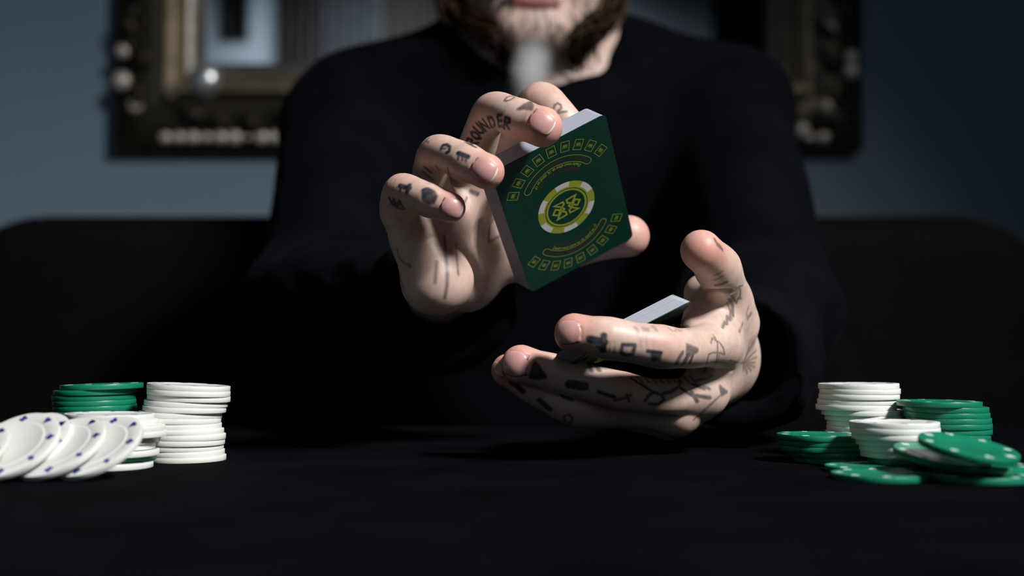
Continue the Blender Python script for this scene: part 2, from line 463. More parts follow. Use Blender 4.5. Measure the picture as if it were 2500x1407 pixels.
def marks_mesh(mat):
    v, f = [], []
    for k in range(8):
        a = k * math.tau / 8
        for poly in suit_poly(('spade', 'heart', 'club', 'diamond')[k % 4]):
            base = len(v); s = .0041
            for x, y in poly:
                X, Y = .0165 + y * s, x * s
                v.append((X * math.cos(a) - Y * math.sin(a), X * math.sin(a) + Y * math.cos(a), CT / 2 + .00004))
            n = len(poly)
            v += [(p[0], p[1], CT / 2 - .0001) for p in v[base:base + n]]
            f.append(tuple(range(base, base + n))[::-1])
            for q in range(n): f.append((base + q, base + (q + 1) % n, base + n + (q + 1) % n, base + n + q))
    me = mesh_np('suit_print', v, f, False); me.materials.append(mat)
    bm = bmesh.new(); bm.from_mesh(me); bmesh.ops.recalc_face_normals(bm, faces=bm.faces); bm.to_mesh(me); bm.free()
    return me
CHIP = {'white': chip_mesh(M['chip_white']), 'green': chip_mesh(M['chip_green'])}
MARK = {'white': marks_mesh(M['ink_blue']), 'green': marks_mesh(M['ink_white'])}
def chip(colour, loc, normal, label, group, spin=None, marks=False):
    o = link('poker_chip', CHIP[colour]); tag(o, label, 'poker chip', group)
    o.location = loc
    q = Vector(normal).to_track_quat('Z', 'Y')
    o.rotation_euler = (q.to_matrix() @ Matrix.Rotation(random.uniform(0, 6.28) if spin is None else spin, 3, 'Z')).to_euler()
    if marks: link('suit_print', MARK[colour], None, o)
    return o
ORD = ['topmost', 'second', 'third', 'fourth', 'fifth', 'sixth', 'seventh', 'eighth', 'ninth', 'tenth', 'eleventh', 'twelfth', 'thirteenth', 'fourteenth']
def stack(colour, n, px, d, where, group, z0=0.0, tiltx=0.0, tilty=0.0, dd=None, gaps=None):
    """px: image x of each chip's centre, top to bottom (last value repeats); tilt grows to the top"""
    z = TABLE + z0
    for i in range(n - 1, -1, -1):
        x = px[min(i, len(px) - 1)]
        k = (n - 1 - i) / max(1, n - 1)
        tx, ty = tiltx * k, tilty * k
        D = d + (dd[min(i, len(dd) - 1)] if dd else 0) + random.uniform(-.0006, .0006)
        zc = z + CT / 2 + (CR * (math.sin(abs(tx)) - math.sin(abs(tiltx * max(0, k - 1 / n)))) if k else 0) * .3
        lab = ('topmost ' if i == 0 else 'bottom ' if i == n - 1 else ORD[i] + ' ') + colour + ' poker chip ' + ('' if i in (0, n - 1) else 'from the top ') + where
        chip(colour, ((x - 1250) / F * D, D, zc), (math.sin(tx), -math.sin(ty), 1), lab, group, marks=(i == 0))
        z += CT + .00003 + (gaps or {}).get(i, 0)
zl = lambda x: x / 4.16667                         # crop scales used when the chips were measured
S1 = [zl(x) for x in (1931, 1932, 1934, 1906, 1891, 1852, 1841, 1848, 1872, 1891, 1882, 1871, 1882, 1897)]
stack('white', 14, S1, .577, 'in the tall white stack, left side', 'tall white stack on the left', tiltx=.052)
S2 = [zl(x) for x in (1050, 986, 972, 978, 985, 985, 988, 990, 990, 985, 985, 985, 985, 985)]
stack('green', 14, S2, .587, 'in the green stack, left side', 'green stack on the left', tiltx=-.030)
S3 = [zl(x) for x in (1133, 1172, 1245, 1262, 1180, 1150, 1190, 1215)]
stack('white', 7, S3, .544, 'in the white stack behind the leaning chips', 'middle white stack on the left', z0=2 * CT + .0002, tiltx=.012, gaps={4: .0004, 6: .0003})
chip('green', ((zl(1165) - 1250) / F * .548, .548, TABLE + CT * 1.5 + .0001), (0, 0, 1), 'single green poker chip low among white chips on the left', 'green chips on the left')
chip('white', ((zl(1127) - 1250) / F * .541, .541, TABLE + CT / 2), (0, 0, 1), 'white poker chip flat on the cloth under the leaning chips', 'loose white chips on the left', marks=True)

def lean(colour, px, py, d, ang, ratio, label, group, spin):
    """a tilted chip: its outline is an ellipse whose long axis rises by ang to the right, of the given ratio"""
    c = P(px, py, d); view = (c - np.array([0, 0, CZ])); view /= np.linalg.norm(view)
    a = math.radians(ang)
    right = np.cross(view, [0, 0, 1]); right /= np.linalg.norm(right); up = np.cross(right, view)
    perp = -right * math.sin(a) + up * math.cos(a)
    n = -view * ratio + perp * math.sqrt(1 - ratio ** 2)
    low = c[2] - CR * math.sqrt(max(0, 1 - n[2] ** 2)) - CT / 2 * abs(n[2])
    if low < TABLE: c[2] += TABLE - low + .0001
    return chip(colour, c, n, label, group, spin, True)
LG = 'white chips leaning on the left'
lean('white', zl(985), 900 + zl(868), .494, 28, .47, 'white poker chip leaning nearest to the white stack', LG, .2)
lean('white', zl(605), 900 + zl(862), .492, 28, .45, 'second leaning white poker chip from the white stack', LG, .5)
lean('white', zl(262), 900 + zl(800), .498, 29, .50, 'leaning white poker chip directly behind the front leaning one', LG, .9)
lean('white', zl(135), 900 + zl(800), .489, 29, .52, 'front leaning white poker chip with blue suits showing fully', LG, .32)
lean('white', zl(-405), 900 + zl(960), .478, 24, .48, 'white poker chip cut off by the left edge of the picture', LG, .1)

zr = lambda x: 1880 + x / 4.03226
R1 = [zr(x) for x in (860, 872, 863, 848, 832, 890, 922, 942, 938, 926, 932, 938)]
stack('white', 14, R1, .597, 'in the tall white stack, right side', 'tall white stack on the right', tiltx=-.006)
R2 = [zr(x) for x in (1648, 1712, 1722, 1735, 1741, 1740, 1722, 1725, 1730, 1730)]
stack('green', 11, R2, .574, 'in the tall green stack, right side', 'tall green stack on the right', tiltx=.010)
R4 = [zr(x) for x in (462, 478, 490, 575, 612)]
stack('green', 5, R4, .572, 'in the low green stack beside the hand', 'low green stack on the right', tiltx=.010)
R3 = [zr(x) for x in (1204, 1209, 1226, 1268, 1300, 1312)]
stack('white', 6, R3, .538, 'in the short white stack, right side', 'short white stack on the right', z0=2 * CT + .0002)
GG = 'loose green chips on the right'
chip('green', (P(zr(1390), 0, .535)[0], .535, TABLE + CT * 1.5 + .0001), (0, 0, 1), 'green poker chip directly under the short white stack', GG, marks=True)
chip('green', (P(zr(1440), 0, .546)[0], .546, TABLE + CT * .5), (0, 0, 1), 'lowest green poker chip under the short white stack', GG)
chip('green', (P(2115, 0, .527)[0], .524, TABLE + CT * .5), (0, 0, 1), 'green poker chip flat on the cloth between the low stack and the front chip', GG, marks=True)
chip('green', (P(2137, 0, .496)[0], .493, TABLE + CT * .5), (0, 0, 1), 'blurred green poker chip flat on the cloth in front', GG, marks=True)
chip('green', (P(2382, 0, .488)[0], .487, TABLE + CT * .5), (0, 0, 1), 'green poker chip flat on the cloth at the lower right', GG, marks=True)
chip('green', (P(2386, 0, .501)[0], .501, TABLE + CT * 1.5 + .0001), (0, 0, 1), 'green poker chip under the fanned pair at the right edge', GG, marks=True)
lean('green', zr(1690), 900 + 872 / 4.032, .4965, -10, .18, 'tilted green poker chip second from the top of the fan', GG, .1)
lean('green', zr(1950), 900 + 785 / 4.032, .480, -11, .195, 'topmost tilted green poker chip of the fan, white dots showing', GG, .25)
# ---------------------------------------------------------------- playing cards
CW, CH = .063, .088
def rrect(w, h, r, n=6):
    pts = []
    for cx, cy, a0 in ((w / 2 - r, h / 2 - r, 0), (-w / 2 + r, h / 2 - r, 90), (-w / 2 + r, -h / 2 + r, 180), (w / 2 - r, -h / 2 + r, 270)):
        for k in range(n + 1):
            a = math.radians(a0 + 90 * k / n); pts.append((cx + r * math.cos(a), cy + r * math.sin(a)))
    return pts
def prism(name, pts, z0, z1, shear=(0, 0), smooth=False):
    n = len(pts)
    v = [(x, y, z1) for x, y in pts] + [(x + shear[0], y + shear[1], z0) for x, y in pts]
    f = [tuple(range(n)), tuple(range(2 * n - 1, n - 1, -1))] + [(k, n + k, n + (k + 1) % n, (k + 1) % n) for k in range(n)]
    return mesh_np(name, v, f, smooth)
class Flat:
    """flat print in card millimetres: strokes, fills and lettering a hair above the card"""
    def __init__(s): s.v, s.f = [], []
    def poly(s, pts):
        b = len(s.v); s.v += list(pts); s.f.append(tuple(range(b, b + len(pts))))
    def line(s, pts, w, closed=False):
        n = len(pts); L, Rr = [], []
        for i in range(n):
            p = np.array(pts[i], float)
            a = np.array(pts[i - 1] if (closed or i > 0) else pts[i], float); c = np.array(pts[(i + 1) % n] if (closed or i < n - 1) else pts[i], float)
            d1 = p - a; d2 = c - p
            d1 = d1 / (np.linalg.norm(d1) or 1); d2 = d2 / (np.linalg.norm(d2) or 1)
            t = d1 + d2; t = t / (np.linalg.norm(t) or 1); nr = np.array([-t[1], t[0]])
            base = d1 if np.linalg.norm(d1) > 0 else d2
            k = w / 2 / max(.45, abs(nr @ np.array([-base[1], base[0]])))
            L.append(tuple(p + nr * k)); Rr.append(tuple(p - nr * k))
        for i in range(n if closed else n - 1):
            j = (i + 1) % n; s.poly([L[i], Rr[i], Rr[j], L[j]])
    def ring(s, r0, r1, a0=0, a1=360, n=72, c=(0, 0)):
        for k in range(n):
            A = math.radians(a0 + (a1 - a0) * k / n); B = math.radians(a0 + (a1 - a0) * (k + 1) / n)
            s.poly([(c[0] + r * math.cos(t), c[1] + r * math.sin(t)) for r, t in ((r0, A), (r1, A), (r1, B), (r0, B))])
    def text(s, txt, size, R, cen, a0, width=None, shear=.0, bold=.0):
        """lettering on the lower arc of radius R, letters' heads towards the centre, centred at angle a0 from straight down"""
        cu = bpy.data.curves.new('t', 'FONT'); cu.body = txt; cu.size = size; cu.align_x = 'CENTER'; cu.shear = shear; cu.offset = bold
        cu.resolution_u = 2
        ob = bpy.data.objects.new('t', cu); C.objects.link(ob); bpy.context.view_layer.update()
        me = ob.to_mesh()
        xs = [v.co.x for v in me.vertices]; w = max(xs) - min(xs); k = (width / w) if width else 1
        b = len(s.v)
        for v in me.vertices:
            x, y = v.co.x * k, v.co.y
            ph = math.radians(a0) + x / (R - size * .35); r = R - y
            s.v.append((cen[0] + r * math.sin(ph), cen[1] - r * math.cos(ph)))
        for p in me.polygons: s.f.append(tuple(b + i for i in p.vertices))
        ob.to_mesh_clear(); bpy.data.objects.remove(ob); bpy.data.curves.remove(cu)
    def ends(s, name, z, mat, parent):             # one part for each end of the card
        s.build(name, z, mat, parent)
        s.v = [(-x, -y) for x, y in s.v]; s.build(name, z, mat, parent)
    def build(s, name, z, mat, parent):
        me = mesh_np(name, [(x / 1000, y / 1000, z) for x, y in s.v], s.f, False)
        bm = bmesh.new(); bm.from_mesh(me); bm.normal_update()
        for fc in bm.faces:
            if fc.normal.z < 0: fc.normal_flip()
        bm.to_mesh(me); bm.free()
        return link(name, me, mat, parent)
def crown(fl, cx, cy, ang, s):
    ca, sa = math.cos(ang), math.sin(ang)
    T = lambda p: (cx + (p[0] * ca - p[1] * sa) * s, cy + (p[0] * sa + p[1] * ca) * s)
    for q in ([(-1, .75), (-.25, -.1), (-.75, -.55)], [(1, .75), (.25, -.1), (.75, -.55)], [(0, .85), (.38, .3), (0, -.15), (-.38, .3)], [(-.7, -.55), (0, -.2), (.7, -.55), (0, -.75)]):
        fl.line([T(p) for p in q], .20, True)
def card_print(parent, z):
    cen = (0, -9.5)
    g = Flat()                                     # boxes, pill and the lime lettering of one end, then turned
    for a in (-59.5, -44.6, -29.7, -14.9, 0, 14.9, 29.7, 44.6, 59.5):
        t = math.radians(a); x, y = cen[0] + 28.7 * math.sin(t), cen[1] - 28.7 * math.cos(t)
        bx = [(-2.25, -2.9), (2.25, -2.9), (2.25, 2.9), (-2.25, 2.9)]
        g.line([(x + p * math.cos(t) - q * math.sin(t), y + p * math.sin(t) + q * math.cos(t)) for p, q in bx], .30, True)
        crown(g, x, y, t, 1.35)
    pill = []
    for k in range(33): t = math.radians(-54 + 108 * k / 32); pill.append((22.9 * math.sin(t), cen[1] - 22.9 * math.cos(t)))
    t = math.radians(54); ex, ey = 21.0 * math.sin(t), cen[1] - 21.0 * math.cos(t)
    for k in range(1, 8): q = -math.pi / 2 + t + k / 8 * math.pi; pill.append((ex + 1.9 * math.cos(q), ey + 1.9 * math.sin(q)))
    for k in range(33): t = math.radians(54 - 108 * k / 32); pill.append((19.1 * math.sin(t), cen[1] - 19.1 * math.cos(t)))
    t = math.radians(-54); ex, ey = 21.0 * math.sin(t), cen[1] - 21.0 * math.cos(t)
    for k in range(1, 8): q = math.pi / 2 + t + k / 8 * math.pi; pill.append((ex + 1.9 * math.cos(q), ey + 1.9 * math.sin(q)))
    g.line(pill, .32, True)
    g.text('Dealer must draw to 16, stand on 17', 2.5, 18.3, cen, 0, 29, .3, .03)
    g.ends('lime_print', z, M['gold_print'], parent)
    r = Flat()
    r.text('BLACKJACK PAYS 3 TO 2', 2.3, 15.6, cen, 0, 26, .2, .02)
    r.text('PAYS 2 TO 1', 2.1, 21.8, cen, -38, 11, .2, .02)
    r.text('INSURANCE', 2.3, 21.8, cen, 0, 12, .2, .02)
    r.text('PAYS 2 TO 1', 2.1, 21.8, cen, 38, 11, .2, .02)
    r.ends('red_lettering', z, M['red_print'], parent)
    c = Flat(); c.ring(0.001, 16.0); c.build('chip_emblem', z, M['gold_print'], parent)
    w = Flat()
    for k in range(6): w.ring(12.9, 16.02, 60 * k + 12, 60 * k + 42, 8)
    w.build('white_edge_spots', z + .00001, M['white_print'], parent)
    dk = Flat(); dk.ring(11.5, 12.0); dk.ring(.001, 10.4)
    dk.build('emblem_field', z + .00001, M['card_green'], parent)
    lg = Flat()
    H = CARD_INV
    zoom = lambda p: H(1290 + p[0] / 8.278, 420 + p[1] / 8.278)
    shapes = [[(490, 684), (665, 596), (687, 640), (648, 700)], [(470, 858), (520, 752), (615, 760), (575, 868)], [(560, 955), (635, 790), (725, 790), (745, 850)], [(615, 745), (650, 708), (700, 735), (655, 785)]]
    for q in shapes:
        pts = [zoom(p) for p in q]
        lg.line(pts, .95, True)
    cx, cy = zoom((742, 702))
    n0 = len(lg.v); nf = len(lg.f)
    lg.v += [(2 * cx - x, 2 * cy - y) for x, y in lg.v]; lg.f += [tuple(n0 + i for i in q) for q in lg.f[:nf]]
    lg.v = [(x - cx, y - cy) for x, y in lg.v]
    lg.build('knot_emblem', z + .00002, M['gold_print'], parent)
# pose of the upper packet from its four corners (u across, v down, camera axes x right, y down, z away)
t_ = np.array([.02749841, -.04069555, .60221126]); u_ = np.array([.8710635, -.46913567, .14546512]); v_ = np.array([.22609049, .64588995, .72918397])
n_ = np.cross(u_, v_)
def CARD_INV(px, py):
    r = np.array([(px - 1250) / F, (py - 703.5) / F, 1]); s = (t_ @ n_) / (r @ n_); q = r * s - t_
    return float(q @ u_) * 1000, float(-q @ v_) * 1000
def cam2w(a):
    c, s = math.cos(PITCH), math.sin(PITCH)
    return Vector((a[0], a[2] * c + a[1] * s, a[2] * s - a[1] * c))
def packet(name, t, u, v, thick, label, printed):
    n = np.cross(u, v)
    root = empty(name, cam2w(t) + Vector((0, 0, CZ)), label, 'card deck', 'halves of the split deck')
    U, V, N = cam2w(u), -cam2w(v), -cam2w(n)
    root.rotation_euler = Matrix((U, V, N)).transposed().to_euler()
    depth = float(thick @ n); shear = (float(thick @ u), float(-thick @ v))
    pts = rrect(CW, CH, .0032)
    cut = .0004
    link('card_block', prism('card_block', [(x + shear[0] * .04, y + shear[1] * .04) for x, y in pts], -depth, -cut, (shear[0] * .96, shear[1] * .96)), M['paper'], root)
    top = link('back_card', prism('back_card', pts, -cut + .00002, 0), M['card_green'], root)
    top['label'] = 'green card back on the face of the packet'
    if printed: card_print(top, .00003)
    return root
deckA = packet('card_packet', t_, u_, v_, np.array([-.0075, -.0042, .0050]), 'upper packet of cards held by the fingertips, green printed back facing forward', True)
phi = math.radians(79)
uB = np.array([.887, -.44, .145]); uB /= np.linalg.norm(uB)
q_ = np.array([0, 0, 1.]) - uB * uB[2]; q_ /= np.linalg.norm(q_)
p_ = np.cross(q_, uB); p_ = p_ if p_[1] > 0 else -p_
vB = p_ * math.cos(phi) + q_ * math.sin(phi)
dB = .566
trB = np.array([(1690 - 1250) / F * dB, (735 - 703.5) / F * dB, dB])
tB = trB - uB * CW / 2 + vB * CH / 2
deckB = packet('card_packet', tB, uB, vB, np.array([-.0083, -.0036, .0012]), 'lower packet of cards lying in the cupped hand, white edges up', True)
# ---------------------------------------------------------------- signed distance modelling for the person
def smin(a, b, k):
    h = np.maximum(k - np.abs(a - b), 0) / k
    return np.minimum(a, b) - h * h * k * .25
class Field:
    def __init__(s, lo, hi, h):
        s.lo = np.array(lo, float); s.h = h
        s.n = np.ceil((np.array(hi) - s.lo) / h).astype(int) + 1
        s.ax = [s.lo[i] + h * np.arange(s.n[i]) for i in range(3)]
        s.d = np.full(s.n, 1.0, np.float32)
    def sub(s, lo, hi):
        a = np.clip(np.floor((np.array(lo) - s.lo) / s.h).astype(int), 0, s.n - 1)
        b = np.clip(np.ceil((np.array(hi) - s.lo) / s.h).astype(int) + 1, 1, s.n)
        return tuple(slice(int(x), int(y)) for x, y in zip(a, b))
    def pts(s, sl):
        return [s.ax[i][sl[i]].astype(np.float32).reshape([-1 if j == i else 1 for j in range(3)]) for i in range(3)]
def caps(X, a, b, ra, rb):
    """distance to a tapered capsule"""
    ba = b - a; L2 = float(ba @ ba) + 1e-12
    px, py, pz = X[0] - np.float32(a[0]), X[1] - np.float32(a[1]), X[2] - np.float32(a[2])
    t = np.clip((px * np.float32(ba[0]) + py * np.float32(ba[1]) + pz * np.float32(ba[2])) / np.float32(L2), 0, 1)
    dx, dy, dz = px - t * np.float32(ba[0]), py - t * np.float32(ba[1]), pz - t * np.float32(ba[2])
    return np.sqrt(dx * dx + dy * dy + dz * dz) - (np.float32(ra) + np.float32(rb - ra) * t)
def ellip(X, c, r, R=None):
    q = [X[i] - np.float32(c[i]) for i in range(3)]
    if R is not None:
        q = [q[0] * np.float32(R[0][i]) + q[1] * np.float32(R[1][i]) + q[2] * np.float32(R[2][i]) for i in range(3)]
    k = np.sqrt(sum((q[i] / np.float32(r[i])) ** 2 for i in range(3)))
    return (k - 1) * np.float32(min(r))
def add_caps(fd, a, b, ra, rb, k, m=.02, op='smin'):
    a, b = np.array(a), np.array(b); mg = max(ra, rb) + k + m
    sl = fd.sub(np.minimum(a, b) - mg, np.maximum(a, b) + mg)
    e = caps(fd.pts(sl), a, b, ra, rb)
    fd.d[sl] = smin(fd.d[sl], e, k) if k > 0 else np.minimum(fd.d[sl], e)
def add_ell(fd, c, r, k, R=None):
    c = np.array(c); mg = max(r) + k + .02
    sl = fd.sub(c - mg, c + mg); e = ellip(fd.pts(sl), c, r, R)
    fd.d[sl] = smin(fd.d[sl], e, k)
def cut_ell(fd, c, r, k, R=None):
    c = np.array(c); mg = max(r) + k + .02
    sl = fd.sub(c - mg, c + mg); e = ellip(fd.pts(sl), c, r, R)
    fd.d[sl] = -smin(-fd.d[sl], e, k)
def surface_nets(fd):
    d = fd.d; ins = d < 0
    c = ins[:-1, :-1, :-1].astype(np.int8)
    cnt = np.zeros_like(c)
    for i in (0, 1):
        for j in (0, 1):
            for k in (0, 1):
                cnt += ins[i:ins.shape[0] - 1 + i, j:ins.shape[1] - 1 + j, k:ins.shape[2] - 1 + k]
    act = np.argwhere((cnt > 0) & (cnt < 8))
    idx = np.full(cnt.shape, -1, np.int32); idx[tuple(act.T)] = np.arange(len(act))
    acc = np.zeros((len(act), 3)); num = np.zeros(len(act))
    cor = [(i, j, k) for i in (0, 1) for j in (0, 1) for k in (0, 1)]
    val = {q: d[tuple((act + q).T)] for q in cor}
    for q in cor:
        for ax in range(3):
            if q[ax]: continue
            w = list(q); w[ax] = 1; w = tuple(w)
            a, b = val[q], val[w]; m = (a < 0) != (b < 0)
            t = np.where(m, a / np.where(m, a - b, 1), 0)
            pos = np.tile(np.array(q, float), (len(act), 1)); pos[:, ax] += t
            acc[m] += pos[m]; num[m] += 1
    v = fd.lo + (act + acc / num[:, None]) * fd.h
    quads = []
    for ax in range(3):
        o1, o2 = (ax + 1) % 3, (ax + 2) % 3
        sl0 = [slice(None)] * 3; sl1 = [slice(None)] * 3
        sl0[ax] = slice(0, -1); sl1[ax] = slice(1, None)
        A = ins[tuple(sl0)]; B = ins[tuple(sl1)]
        e = np.argwhere(A != B)
        e = e[(e[:, o1] > 0) & (e[:, o2] > 0) & (e[:, o1] < d.shape[o1] - 1) & (e[:, o2] < d.shape[o2] - 1)]
        if not len(e): continue
        u1 = np.zeros(3, int); u1[o1] = 1; u2 = np.zeros(3, int); u2[o2] = 1
        q = np.stack([idx[tuple((e - u1 - u2).T)], idx[tuple((e - u2).T)], idx[tuple(e.T)], idx[tuple((e - u1).T)]], 1)
        fl = ~A[tuple(e.T)]
        q[fl] = q[fl][:, ::-1]
        quads.append(q)
    q = np.concatenate(quads); q = q[(q >= 0).all(1)]
    return v, q
def relax(v, q, it, w=.5):
    a = np.concatenate([q[:, 0], q[:, 1], q[:, 2], q[:, 3]]); b = np.concatenate([q[:, 1], q[:, 2], q[:, 3], q[:, 0]])
    deg = np.bincount(a, minlength=len(v)) + np.bincount(b, minlength=len(v)); deg = np.maximum(deg, 1)
    for _ in range(it):
        s = np.stack([np.bincount(a, v[b, i], len(v)) + np.bincount(b, v[a, i], len(v)) for i in range(3)], 1) / deg[:, None]
        v = v + (s - v) * w
    return v
def normals(v, q):
    n = np.cross(v[q[:, 2]] - v[q[:, 0]], v[q[:, 3]] - v[q[:, 1]])
    o = np.zeros_like(v)
    for i in range(4):
        for c in range(3): o[:, c] += np.bincount(q[:, i], n[:, c], len(v))
    return o / (np.linalg.norm(o, axis=1, keepdims=True) + 1e-15)

def catmull(pts, n=7):
    p = [2 * pts[0] - pts[1]] + list(pts) + [2 * pts[-1] - pts[-2]]
    out = []
    for i in range(1, len(p) - 2):
        for k in range(n):
            t = k / n
            out.append(.5 * ((2 * p[i]) + (-p[i - 1] + p[i + 1]) * t + (2 * p[i - 1] - 5 * p[i] + 4 * p[i + 1] - p[i + 2]) * t * t + (-p[i - 1] + 3 * p[i] - 3 * p[i + 1] + p[i + 2]) * t ** 3))
    out.append(p[-2]); return out
def chain(spec, waist=.93):
    """(px, py, depth, radius px) joints -> smooth list of (xyz, radius m), phalanges slimmer between the joints"""
    pts = []
    for i, (px, py, d, r) in enumerate(spec):
        pts.append(np.append(P(px, py, d), r * d / F))
    q = [pts[0]]
    for a, b in zip(pts[:-1], pts[1:]):
        m = (a + b) / 2; m[3] *= waist; q += [m, b]
    # positions through the joints only, radii through joints and waists
    pos = catmull([p[:3] for p in pts], 10)
    rad = np.interp(np.arange(len(pos)), np.linspace(0, len(pos) - 1, len(q)), [p[3] for p in q])
    return pos, rad
def build_hand(fingers, palm, h, kf=.006, kp=.013, webs=()):
    allp = []
    for ch in fingers: pos, rad = chain(ch); allp += [p - r for p, r in zip(pos, rad)] + [p + r for p, r in zip(pos, rad)]
    for a, b, ra, rb in palm: allp += [a - ra, a + ra, b - rb, b + rb]
    allp = np.array(allp)
    fd = Field(allp.min(0) - .006, allp.max(0) + .006, h)
    for a, b, ra, rb in palm: add_caps(fd, a, b, ra, rb, kp, .004)
    pal = fd.d.copy(); fin = fd.d
    for ch in fingers:
        pos, rad = chain(ch); pos = np.array(pos); mg = rad.max() + kf + .003
        sl = fd.sub(pos.min(0) - mg, pos.max(0) + mg)
        e = np.full(fin[sl].shape, .05, np.float32)
        for i in range(0, len(pos) - 1):
            m = max(rad[i], rad[i + 1]) + kf + .0015
            s2 = fd.sub(np.minimum(pos[i], pos[i + 1]) - m, np.maximum(pos[i], pos[i + 1]) + m)
            rel = tuple(slice(max(t.start - o.start, 0), min(t.stop, o.stop) - o.start) for t, o in zip(s2, sl))
            s2 = tuple(slice(r.start + o.start, r.stop + o.start) for r, o in zip(rel, sl))
            e[rel] = np.minimum(e[rel], caps(fd.pts(s2), pos[i], pos[i + 1], rad[i], rad[i + 1]))
        fin[sl] = np.minimum(fin[sl], smin(pal[sl], e, kf))
    v, q = surface_nets(fd)
    return relax(v, q, 3), q
def W(px, py, d, r):
    return P(px, py, d), r * d / F
def pal(a, b):
    (pa, ra), (pb, rb) = W(*a), W(*b); return (pa, pb, ra, rb)

# --- right hand of the person (left in the picture): fingers hook over the packet
RH_F = {
 'pinky':  [(1012, 585, .597, 46), (972, 520, .588, 45), (982, 467, .574, 44), (1050, 490, .560, 43), (1100, 507, .555, 37)],
 'ring':   [(1085, 520, .608, 48), (1052, 440, .592, 46), (1068, 375, .574, 46), (1138, 397, .557, 49), (1188, 419, .549, 44)],
 'middle': [(1140, 455, .622, 50), (1168, 350, .600, 47), (1203, 273, .580, 47), (1268, 292, .562, 52), (1324, 310, .553, 50)],
 'index':  [(1195, 430, .640, 50), (1265, 320, .622, 48), (1320, 249, .605, 49), (1378, 300, .597, 44), (1410, 352, .600, 38)],
 'thumb':  [(1185, 625, .652, 60), (1290, 640, .664, 50), (1425, 600, .660, 47), (1535, 577, .650, 51)],
}
RH_P = [pal((1012, 585, .598, 46), (1058, 685, .597, 64)), pal((1070, 610, .604, 44), (1085, 680, .602, 60)), pal((1058, 688, .598, 62), (1110, 698, .635, 55)),
        pal((1085, 520, .611, 46), (1120, 680, .632, 52)), pal((1140, 455, .628, 46), (1140, 680, .655, 50)),
        pal((1195, 430, .645, 46), (1160, 670, .660, 52)), pal((1195, 430, .642, 42), (1085, 520, .612, 42)), pal((1085, 520, .612, 42), (1012, 585, .598, 40)),
        pal((1215, 620, .655, 58), (1150, 675, .655, 58)), pal((1120, 700, .660, 52), (1082, 718, .71, 58)), pal((1082, 718, .71, 58), (920, 740, .80, 60))]
# --- left hand (right in the picture): cupped, back of the hand forward, thumb up
LH_F = {
 'index':  [(1750, 838, .590, 58), (1690, 850, .570, 50), (1612, 847, .553, 55), (1485, 826, .546, 53), (1402, 814, .548, 49)],
 'middle': [(1715, 962, .602, 52), (1620, 970, .590, 45), (1520, 955, .580, 48), (1355, 912, .573, 48), (1272, 890, .569, 48)],
 'ring':   [(1655, 1010, .602, 48), (1540, 1008, .606, 40), (1410, 1000, .586, 45), (1302, 944, .580, 43), (1240, 905, .578, 41)],
 'pinky':  [(1632, 1030, .622, 42), (1560, 1020, .618, 38), (1480, 1000, .614, 38), (1400, 960, .610, 36), (1340, 930, .608, 32)],
 'thumb':  [(1785, 790, .618, 66), (1775, 722, .604, 55), (1752, 655, .582, 58), (1712, 612, .566, 51)],
}
LH_P = [pal((1748, 842, .594, 58), (1776, 870, .640, 60)), pal((1715, 962, .602, 52), (1772, 898, .640, 60)),
        pal((1655, 1012, .604, 44), (1764, 918, .642, 58)), pal((1632, 1032, .618, 38), (1752, 932, .648, 52)),
        pal((1752, 850, .598, 46), (1718, 950, .606, 42)), pal((1718, 960, .606, 42), (1655, 1015, .606, 40)),
        pal((1783, 790, .620, 60), (1776, 870, .640, 60)), pal((1690, 800, .590, 30), (1770, 735, .606, 42)), pal((1748, 800, .596, 45), (1780, 760, .610, 50)),
        pal((1714, 714, .622, 34), (1770, 722, .608, 44)), pal((1714, 714, .622, 34), (1700, 800, .626, 38)),
        pal((1782, 835, .640, 58), (1788, 838, .69, 56)), pal((1775, 905, .645, 54), (1780, 898, .69, 54)), pal((1780, 875, .642, 60), (1786, 868, .69, 58)), pal((1786, 868, .69, 58), (1880, 800, .80, 56))]
HRES = .00065
vR, qR = build_hand(list(RH_F.values()), RH_P, HRES)
vL, qL = build_hand(list(LH_F.values()), LH_P, HRES, kf=.005, kp=.0085)

# --- tattoos, creases and blush on the skin of each hand
EYE = Vector((0, 0, CZ))
def bvh_of(v, q): return BVHTree.FromPolygons([tuple(p) for p in v.tolist()], q.tolist())
def hit(bvh, px, py):
    d = Vector(P(px, py, 1.0)) - EYE
    r = bvh.ray_cast(EYE, d.normalized())
    return (r[0], r[1]) if r[0] is not None else (None, None)
def trace(bvh, poly, step=2.0):
    out = []
    for (x0, y0), (x1, y1) in zip(poly[:-1], poly[1:]):
        n = max(1, int(math.hypot(x1 - x0, y1 - y0) / step))
        for k in range(n + 1):
            p, nn = hit(bvh, x0 + (x1 - x0) * k / n, y0 + (y1 - y0) * k / n)
            if p is not None: out.append(tuple(p))
    return np.array(out)
def fill(bvh, poly, step=3.0):
    xs = [p[0] for p in poly]; ys = [p[1] for p in poly]; out = []
    y = min(ys)
    while y <= max(ys):
        x = min(xs)
        while x <= max(xs):
            ins = False
            for (x0, y0), (x1, y1) in zip(poly, poly[1:] + poly[:1]):
                if (y0 > y) != (y1 > y) and x < (x1 - x0) * (y - y0) / (y1 - y0) + x0: ins = not ins
            if ins:
                p, _ = hit(bvh, x, y)
                if p is not None: out.append(tuple(p))
            x += step
        y += step
    return np.array(out)
def near(v, s, R):
    """(indices, distance) of vertices within R of the sample points s"""
    m = np.where(((v > s.min(0) - R) & (v < s.max(0) + R)).all(1))[0]
    if not len(m): return m, np.array([])
    best = np.full(len(m), 9.0)
    for i in range(0, len(s), 24):
        best = np.minimum(best, np.linalg.norm(v[m][:, None, :] - s[None, i:i + 24], axis=2).min(1))
    k = best < R
    return m[k], best[k]
